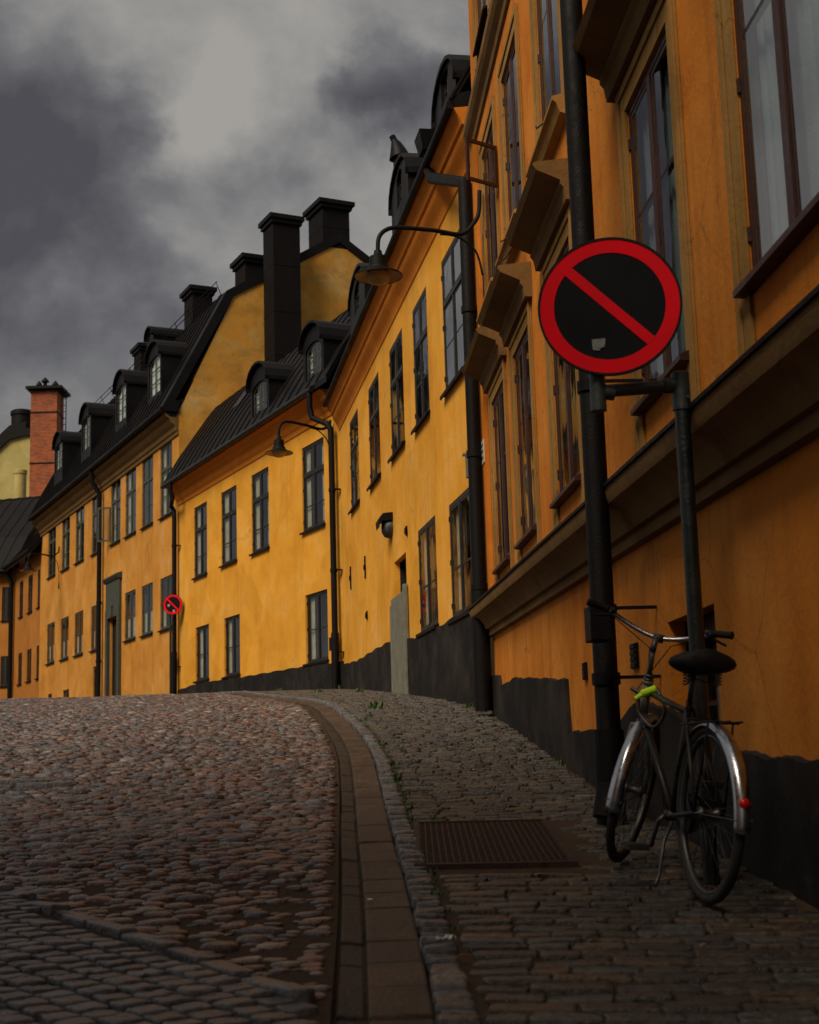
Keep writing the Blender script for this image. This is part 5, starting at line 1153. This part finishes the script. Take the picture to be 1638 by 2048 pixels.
# ------------------------------------------------------------------ bicycle
def bicycle():
    rear = at(1413, 1806, 5.93); gz = ghf(5.93)+.016; org = Vector((rear.x, 5.93, gz)); root = thing('bicycle', org, 'dark old city bicycle with chrome mudguards and yellow-green lock leaning on the sign pole', 'bicycle')
    head = math.atan2(-.155, 1.0); slope = math.atan2(ghf(7.0)-ghf(5.93), 1.07)
    # bike space: x forward, y left, z up
    fwd = Vector((math.sin(head), math.cos(head), 0)); lft = Vector((-fwd.y, fwd.x, 0)); 
    Mx = Matrix(((fwd.x,lft.x,0,org.x),(fwd.y,lft.y,0,org.y),(0,0,1,org.z),(0,0,0,1))) @ Matrix.Rotation(-slope,4,'Y') @ Matrix.Rotation(R_(4.0),4,'X')
    R = .335; tr = .021; WB = 1.08; RH = Vector((0,0,R+tr)); FH = Vector((WB,0,R+tr))
    ht, hb = Vector((.845,0,.86)), Vector((.905,0,.70)); ax = (ht-hb).normalized()
    St = Matrix.Translation(hb) @ Matrix.Rotation(R_(-33),4,ax) @ Matrix.Translation(-hb)
    def P(name, mb, m, parent=root, steer=False, smooth=True):
        mb.xf(Mx @ St if steer else Mx); return part(name, mb, m, parent, smooth=smooth)
    def wheel(c, steer, rear_):
        r = MB(); r.torus(c, (0,1,0), R-.022, .011, 72, 8, 1.3); w = P('wheel', r, M['steel'], steer=steer)
        t = MB(); t.torus(c, (0,1,0), R, tr, 72, 12); P('tyre', t, M['rubber'], w, steer)
        s = MB()
        for i in range(32):
            a = 2*PI*i/32; b = a+(.32 if i % 4 < 2 else -.32); sd_ = .03*(1 if i % 2 else -1)
            s.tube([c+Vector((.022*math.cos(b),sd_,.022*math.sin(b))), c+Vector(((R-.03)*math.cos(a),0,(R-.03)*math.sin(a)))], .0012, 4)
        P('spokes', s, M['steel'], w, steer)
        h = MB(); h.lathe(c-Vector((0,.05,0)), [(.006,-.02),(.008,0),(.028,.01),(.026,.02),(.016,.03),(.016,.07),(.026,.08),(.028,.09),(.008,.10),(.006,.12)], 16, axis=(0,1,0)); P('hub', h, M['steel'], w, steer)
        f = MB(); a0, a1 = (R_(-2), R_(152)) if False else (0, 0)
        a0, a1 = (R_(62), R_(196)) if not rear_ else (R_(20), R_(186)); n = 40; V = []; m_ = 9; FR = R+.040
        for i in range(n+1):
            a = a0+(a1-a0)*i/n
            for j in range(m_):
                q = -1+2*j/(m_-1); rr = FR-.022*q*q*1.0; V.append(c+Vector((rr*math.cos(a), .034*q, rr*math.sin(a))))
        f.add(V, [(i*m_+j, i*m_+j+1, (i+1)*m_+j+1, (i+1)*m_+j) for i in range(n) for j in range(m_-1)])
        fe = P('mudguard', f, M['chrome'], root, steer)
        sol = fe.modifiers.new('thick', 'SOLIDIFY'); sol.thickness = .0015
        st = MB(); aa = a1-.14
        for sd_ in (-1,1): st.tube([c+Vector((0,.055*sd_,0)), c+Vector((FR*math.cos(aa),.034*sd_,FR*math.sin(aa)))], .0028, 6)
        P('mudguard_stay', st, M['steel'], fe, steer)
        if rear_:
            a = R_(168); q = c+Vector((FR*math.cos(a),0,FR*math.sin(a))); d = Vector((math.cos(a),0,math.sin(a))); k = MB(); k.lathe(q, [(.019,-.004),(.019,.010),(.014,.015),(.001,.017)], 18, axis=d); P('reflector', k, M['reflector'], fe, steer)
            k = MB(); q = c+Vector((FR*math.cos(a1),0,FR*math.sin(a1)))
        return w
    wheel(RH, False, True); wheel(FH, True, False)
    BB = Vector((.44,0,.30)); S = Vector((.27,0,.80))
    f = MB(); f.tube([BB,S], .0155, 14); f.tube([BB,hb+ax*.015], .018, 14); f.tube([S-Vector((-.012,0,.05)), ht-ax*.035], .0145, 14)
    for sd_ in (-1,1): f.tube([BB+Vector((-.03,.03*sd_,0)),RH+Vector((0,.062*sd_,0))], .010, 10); f.tube([S+Vector((.0,.015*sd_,-.03)),RH+Vector((0,.062*sd_,0))], .008, 10)
    f.tube([BB-Vector((0,.035,0)),BB+Vector((0,.035,0))], .023, 16); fr = P('frame', f, M['bike_paint'])
    hh = MB(); hh.tube([hb-ax*.02,ht+ax*.01], .021, 16); hh.tube([hb-ax*.028,hb-ax*.014], .026, 16); hh.tube([ht+ax*.004,ht+ax*.02], .025, 16); hh.tube([hb+ax*.015, hb+ax*.015+(BB-hb).normalized()*.09], .0215, 14); hh.tube([ht-ax*.035, ht-ax*.035+(S-ht).normalized()*.06], .018, 14); P('head_tube', hh, M['bike_head'], fr)
    fk = MB(); cr = hb-ax*.035
    for sd_ in (-1,1): fk.tube([cr, cr+Vector((.004,.045*sd_,-.01)), cr+Vector((.035,.055*sd_,-.13)), FH+Vector((-.03,.055*sd_,.10)), FH+Vector((0,.055*sd_,0))], [.014,.014,.013,.010,.008], 10)
    P('fork', fk, M['bike_head'], steer=True)
    sm = MB(); q = ht+ax*.02; top = ht+ax*.20
    sm.tube([q, q+ax*.012], .024, 16); sm.tube([q+ax*.018, q+ax*.03], .021, 16); sm.tube([q, top-ax*.03], .0125, 14); sm.tube([top-ax*.035, top-ax*.01, top+Vector((.02,0,.015)), top+Vector((.06,0,.03))], [.0155,.016,.014,.015], 14); clamp = top+Vector((.065,0,.032)); sm.tube([clamp-Vector((0,.022,0)),clamp+Vector((0,.022,0))], .020, 16)
    P('stem', sm, M['steel'], steer=True)
    hbz = MB(); pts = []
    for k in range(-12, 13):
        s_ = k/12; y = .335*s_; a = abs(s_); pts.append(clamp+Vector((-.02*a-.16*max(0,a-.35)**1.6, y, .085*min(1,(a/.8))**1.6 if a < .8 else .085)))
    hbz.tube(pts, .0112, 12); hbar = P('handlebar', hbz, M['chrome'], steer=True)
    for sd_ in (0, -1):
        g = MB(); A = pts[0 if sd_ == 0 else -1]; B_ = pts[3 if sd_ == 0 else -4]; D = (A-B_).normalized(); g.tube([B_, B_+D*.012, A+D*.005, A+D*.012], [.019,.0165,.0165,.019], 14); P('grip', g, M['saddle'], hbar, True)
        l = MB(); q = B_-D*.025; l.tube([q-D*.012,q+D*.014], .018, 12); l.tube([q+Vector((.02,0,-.005)), q+Vector((.055,0,-.02))+D*.02, q+Vector((.065,0,-.045))+D*.10], [.009,.007,.006], 8); P('brake_lever', l, M['steel'] if sd_ == 0 else M['iron'], hbar, True)
    bl = MB(); q = pts[6]; bl.lathe(q+Vector((0,0,.01)), [(.025,0),(.027,.012),(.024,.022),(.012,.03),(.001,.031)], 18); P('bell', bl, M['iron'], hbar, True)
    cb = MB()
    cb.tube([St@(pts[2]+Vector((.04,0,-.01))), St@(clamp+Vector((.07,-.05,-.02))), ht+Vector((.08,.02,-.02)), hb+Vector((.02,.03,.05)), BB+Vector((.1,.03,.15)), BB+Vector((0,.04,.03))], .0026, 6)
    cb.tube([St@(pts[-3]+Vector((.04,0,-.01))), St@(clamp+Vector((.08,.05,-.05))), ht+Vector((.07,-.02,-.03)), hb+Vector((.05,-.02,-.02)), hb+Vector((.06,.0,-.16))], .0026, 6)
    P('brake_cable', cb, M['iron'])
    sp = MB(); sp.tube([S-Vector((-.005,0,.02)), S+Vector((-.035,0,.115))], .0125, 12); P('seat_post', sp, M['steel'])
    sd = MB(); s0 = S+Vector((-.055,0,.155)); V = []; n = 14; m_ = 18      # wide sprung saddle
    for i in range(n+1):
        t = i/n; x = -.15+.30*t; w = (.125*(1-max(0,t-.22)/.78)**1.15+.026) if t > .22 else .151*math.sqrt(max(.0,1-((.22-t)/.22)**2*.85)); hh_ = .055-.014*t
        for j in range(m_):
            a = 2*PI*j/m_; zz = math.sin(a); V.append(s0+Vector((x, w*math.cos(a), (hh_*zz if zz > 0 else .045*zz)+.015*(t-.5)**2*4)))
    sd.add(V, [(i*m_+j, i*m_+(j+1) % m_, (i+1)*m_+(j+1) % m_, (i+1)*m_+j) for i in range(n) for j in range(m_)]+[tuple(range(m_))[::-1], tuple(range(n*m_,(n+1)*m_))]); sdo = P('saddle', sd, M['saddle'])
    spr = MB()
    for sd_ in (-1,1):
        q = s0+Vector((-.09,.07*sd_,-.085)); spr.tube([q+Vector((.014*math.cos(k*.7),.014*math.sin(k*.7),k*.0014)) for k in range(46)], .0028, 5); spr.tube([q, s0+Vector((.02,.01*sd_,-.06)), s0+Vector((.11,.005*sd_,-.02))], .004, 6)
    P('saddle_spring', spr, M['steel'], sdo)
    ck = MB(); ck.lathe(BB+Vector((0,-.052,0)), [(.03,0),(.088,.0),(.09,.002),(.088,.004),(.03,.004)], 32, axis=(0,1,0)); a = R_(-62)
    d = Vector((math.cos(a),0,math.sin(a))); 
    for sg, yy in ((1,.06),(-1,-.066)): ck.tube([BB+Vector((0,yy*.6,0)), BB+Vector((0,yy,0))+d*.03*sg, BB+Vector((0,yy*1.12,0))+d*.165*sg], [.011,.010,.008], 10)
    crk = P('crankset', ck, M['steel'])
    for sg, yy in ((1,.085),(-1,-.09)):
        pd = MB(); q = BB+Vector((0,yy*1.0,0))+d*.165*sg; y0, y1 = (q.y, q.y+.095*(1 if yy > 0 else -1)); y0, y1 = min(y0,y1), max(y0,y1); pd.box(q.x-.04,q.x+.04,y0,y1,q.z-.013,q.z+.013)
        pd.box(q.x-.046,q.x-.041,y0+.01,y1-.01,q.z-.008,q.z+.008); pdo = P('pedal', pd, M['rubber'], crk, smooth=False)
    cg = MB(); V = []; n = 24
    for i in range(n+1):
        t = i/n; c = RH.lerp(BB, t); hgt = .045+.055*t; 
        V += [c+Vector((0,-.066,hgt)), c+Vector((0,-.066,-hgt*.8)), c+Vector((0,-.050,hgt))]
    cg.add(V, [f for i in range(n) for f in ((3*i,3*i+1,3*i+4,3*i+3),(3*i,3*i+3,3*i+5,3*i+2))]); P('chain_guard', cg, M['bike_paint'])
    ks = MB(); ks.tube([BB+Vector((-.08,.03,-.02)), BB+Vector((-.10,.07,-.10)), BB+Vector((-.20,.12,-.23)), BB+Vector((-.24,.15,-.265))], [.009,.008,.007,.009], 8); P('kickstand', ks, M['steel'])
    # carrier over the rear wheel
    ca = MB()
    for yy in (-.05,0,.05): ca.tube([S+Vector((-.02,yy,-.10)), Vector((-.20,yy,.735))], .005, 6)
    for x in (.15,.0,-.17): ca.tube([(x,-.05,.727),(x,.05,.727)], .005, 6)
    for yy in (-.065,.065): ca.tube([RH+Vector((0,yy,0)), Vector((-.10,yy*.8,.73))], .005, 6)
    P('carrier', ca, M['iron'])
    return Mx, ht, hb, S, BB, ax
bk = bicycle()
def lock():
    Mx, ht, hb, S, BB, ax = bk; q = ht+Vector((-.06,.02,-.035)); root = thing('cable_lock', Mx@q, 'yellow-green cable lock wrapped round the bicycle frame below the handlebar', 'lock')
    b = MB(); D = Vector((-.5,-.78,.38)).normalized(); b.tube([q-D*.03,q-D*.026,q+D*.042,q+D*.046], [.014,.018,.018,.014], 16); b.tube([q-D*.02, q-D*.03+Vector((-.01,.035,-.025))], [.013,.010], 12); b.xf(Mx); part('lock_body', b, M['neon'], root, smooth=40)
    c = MB(); P = [q-D*.03, q+Vector((.05,.06,.01)), ht+Vector((.0,.045,-.05)), q+Vector((.05,.02,-.10)), q+Vector((-.02,-.03,-.16)), q+Vector((-.08,-.06,-.08)), q+D*.045]
    out = []
    for i in range(len(P)-1):
        p0, p1, p2, p3 = P[max(i-1,0)], P[i], P[i+1], P[min(i+2,len(P)-1)]
        for j in range(8): t = j/8; out.append(.5*((2*p1)+(p2-p0)*t+(2*p0-5*p1+4*p2-p3)*t*t+(3*p1-p0-3*p2+p3)*t**3))
    c.tube(out+[P[-1]], .009, 10); c.xf(Mx); part('cable', c, M['steel'], root, smooth=True)
lock()

# ------------------------------------------------------------------ small things on the ground
def weeds():
    spots = [(752,1418,.12),(905,1400,.12),(680,1375,.12),(640,1385,.08),(720,1385,.10),(1125,1530,.05),(735,1440,.05),(770,1490,.05),(785,1530,.05),(795,1560,.05),(800,1600,.04),(870,1640,.03),(862,1392,.08),(940,1415,.08),(870,1790,.03),(560,1374,.1)]
    for i in range(0, len(KP)-30):
        if random.random() < .42 and 4.5 < KP[i].y < 17: c = KP[i]-KN[i]*.012; spots.append((c, None, random.uniform(.012,.034)*(1.5 if 9 < c.y < 14 else 1)))
    k = MB()
    for (x, y, s) in spots:
        c = x if y is None else ground_at(x, y); n = 26 if y else 9
        for i in range(n):
            px, py = c.x+random.gauss(0,s*.5), c.y+random.gauss(0,s*1.4); h = s*random.uniform(.3,1.0); a = random.uniform(0,2*PI); w = h*.12+.003; lean = Vector((math.cos(a),math.sin(a),0))*h*random.uniform(.2,.7)
            z = ghf(py)+.0; p = Vector((px,py,z)); sd_ = Vector((-math.sin(a),math.cos(a),0))*w
            k.add([p-sd_*.5,p+sd_*.5,p+lean*.5+sd_+Vector((0,0,h*.6)),p+lean+Vector((0,0,h)),p+lean*.5-sd_+Vector((0,0,h*.6))], [(0,1,2,3,4)])
    tag(part('weeds', k, M['weed'], recalc=False), 'small green weeds growing in the joints along kerb and house bases', 'weeds', kind='stuff')
weeds()
def litter():
    leaves = [((1098,1625),'orange leaf on the dark setts beyond the iron grate'),((1512,1815),None)]
    spots = [(1030,1620,'long orange leaf lying just beyond the far edge of the iron grate'),(1191,1679,'bright orange leaf on the pavement just left of the bicycle front wheel'),(928,1915,'orange leaf at the kerb joint below the crumpled foil'),(1410,1893,'orange leaf alone on the dark pavement below the rear wheel')]
    for (x, y, lab) in spots:
        c = ground_at(x, y, .02); z = ghf(c.y)+.024; m = MB(); a = random.uniform(0,PI); L = .028; V = []
        for i in range(9):
            t = i/8; w = .010*math.sin(PI*t)**.7; cx = (t-.5)*2*L; V += [Vector((cx,w,.006*math.sin(3*t))),Vector((cx,0,.002)),Vector((cx,-w,.007*math.sin(3*t)))]
        V = [Matrix.Rotation(a,3,'Z')@v+Vector((c.x,c.y,z)) for v in V]; m.add(V, [f for i in range(8) for f in ((3*i,3*i+1,3*i+4,3*i+3),(3*i+1,3*i+2,3*i+5,3*i+4))])
        tag(part('fallen_leaf', m, M['leaf'], origin=(c.x,c.y,z), recalc=False), lab, 'leaf', 'fallen leaves')
    c = ground_at(890, 1879, .03); z = ghf(c.y)+.035; m = MB(); n = 9; V = []
    for i in range(n+1):
        for j in range(4): V.append(Vector((c.x-.035+.075*i/n, c.y-.022+.014*j+.02*i/n, z+random.uniform(-.006,.012))))
    m.add(V, [(i*4+j, i*4+j+1, (i+1)*4+j+1, (i+1)*4+j) for i in range(n) for j in range(3)])
    tag(part('paper_scrap', m, M['paper'], origin=(c.x,c.y,z), recalc=False), 'crumpled silvery scrap lying across the kerb setts', 'litter')
    c = ground_at(740, 1800, 0); z = ghf(c.y)+.002; m = MB(); m.lathe((c.x,c.y,z), [(.013,0),(.013,.002),(.010,.004),(.001,.005)], 14)
    tag(part('chewing_gum', m, M['white_plate'], origin=(c.x,c.y,z), smooth=True), 'small flat white blob on the gutter slabs', 'litter')
litter()
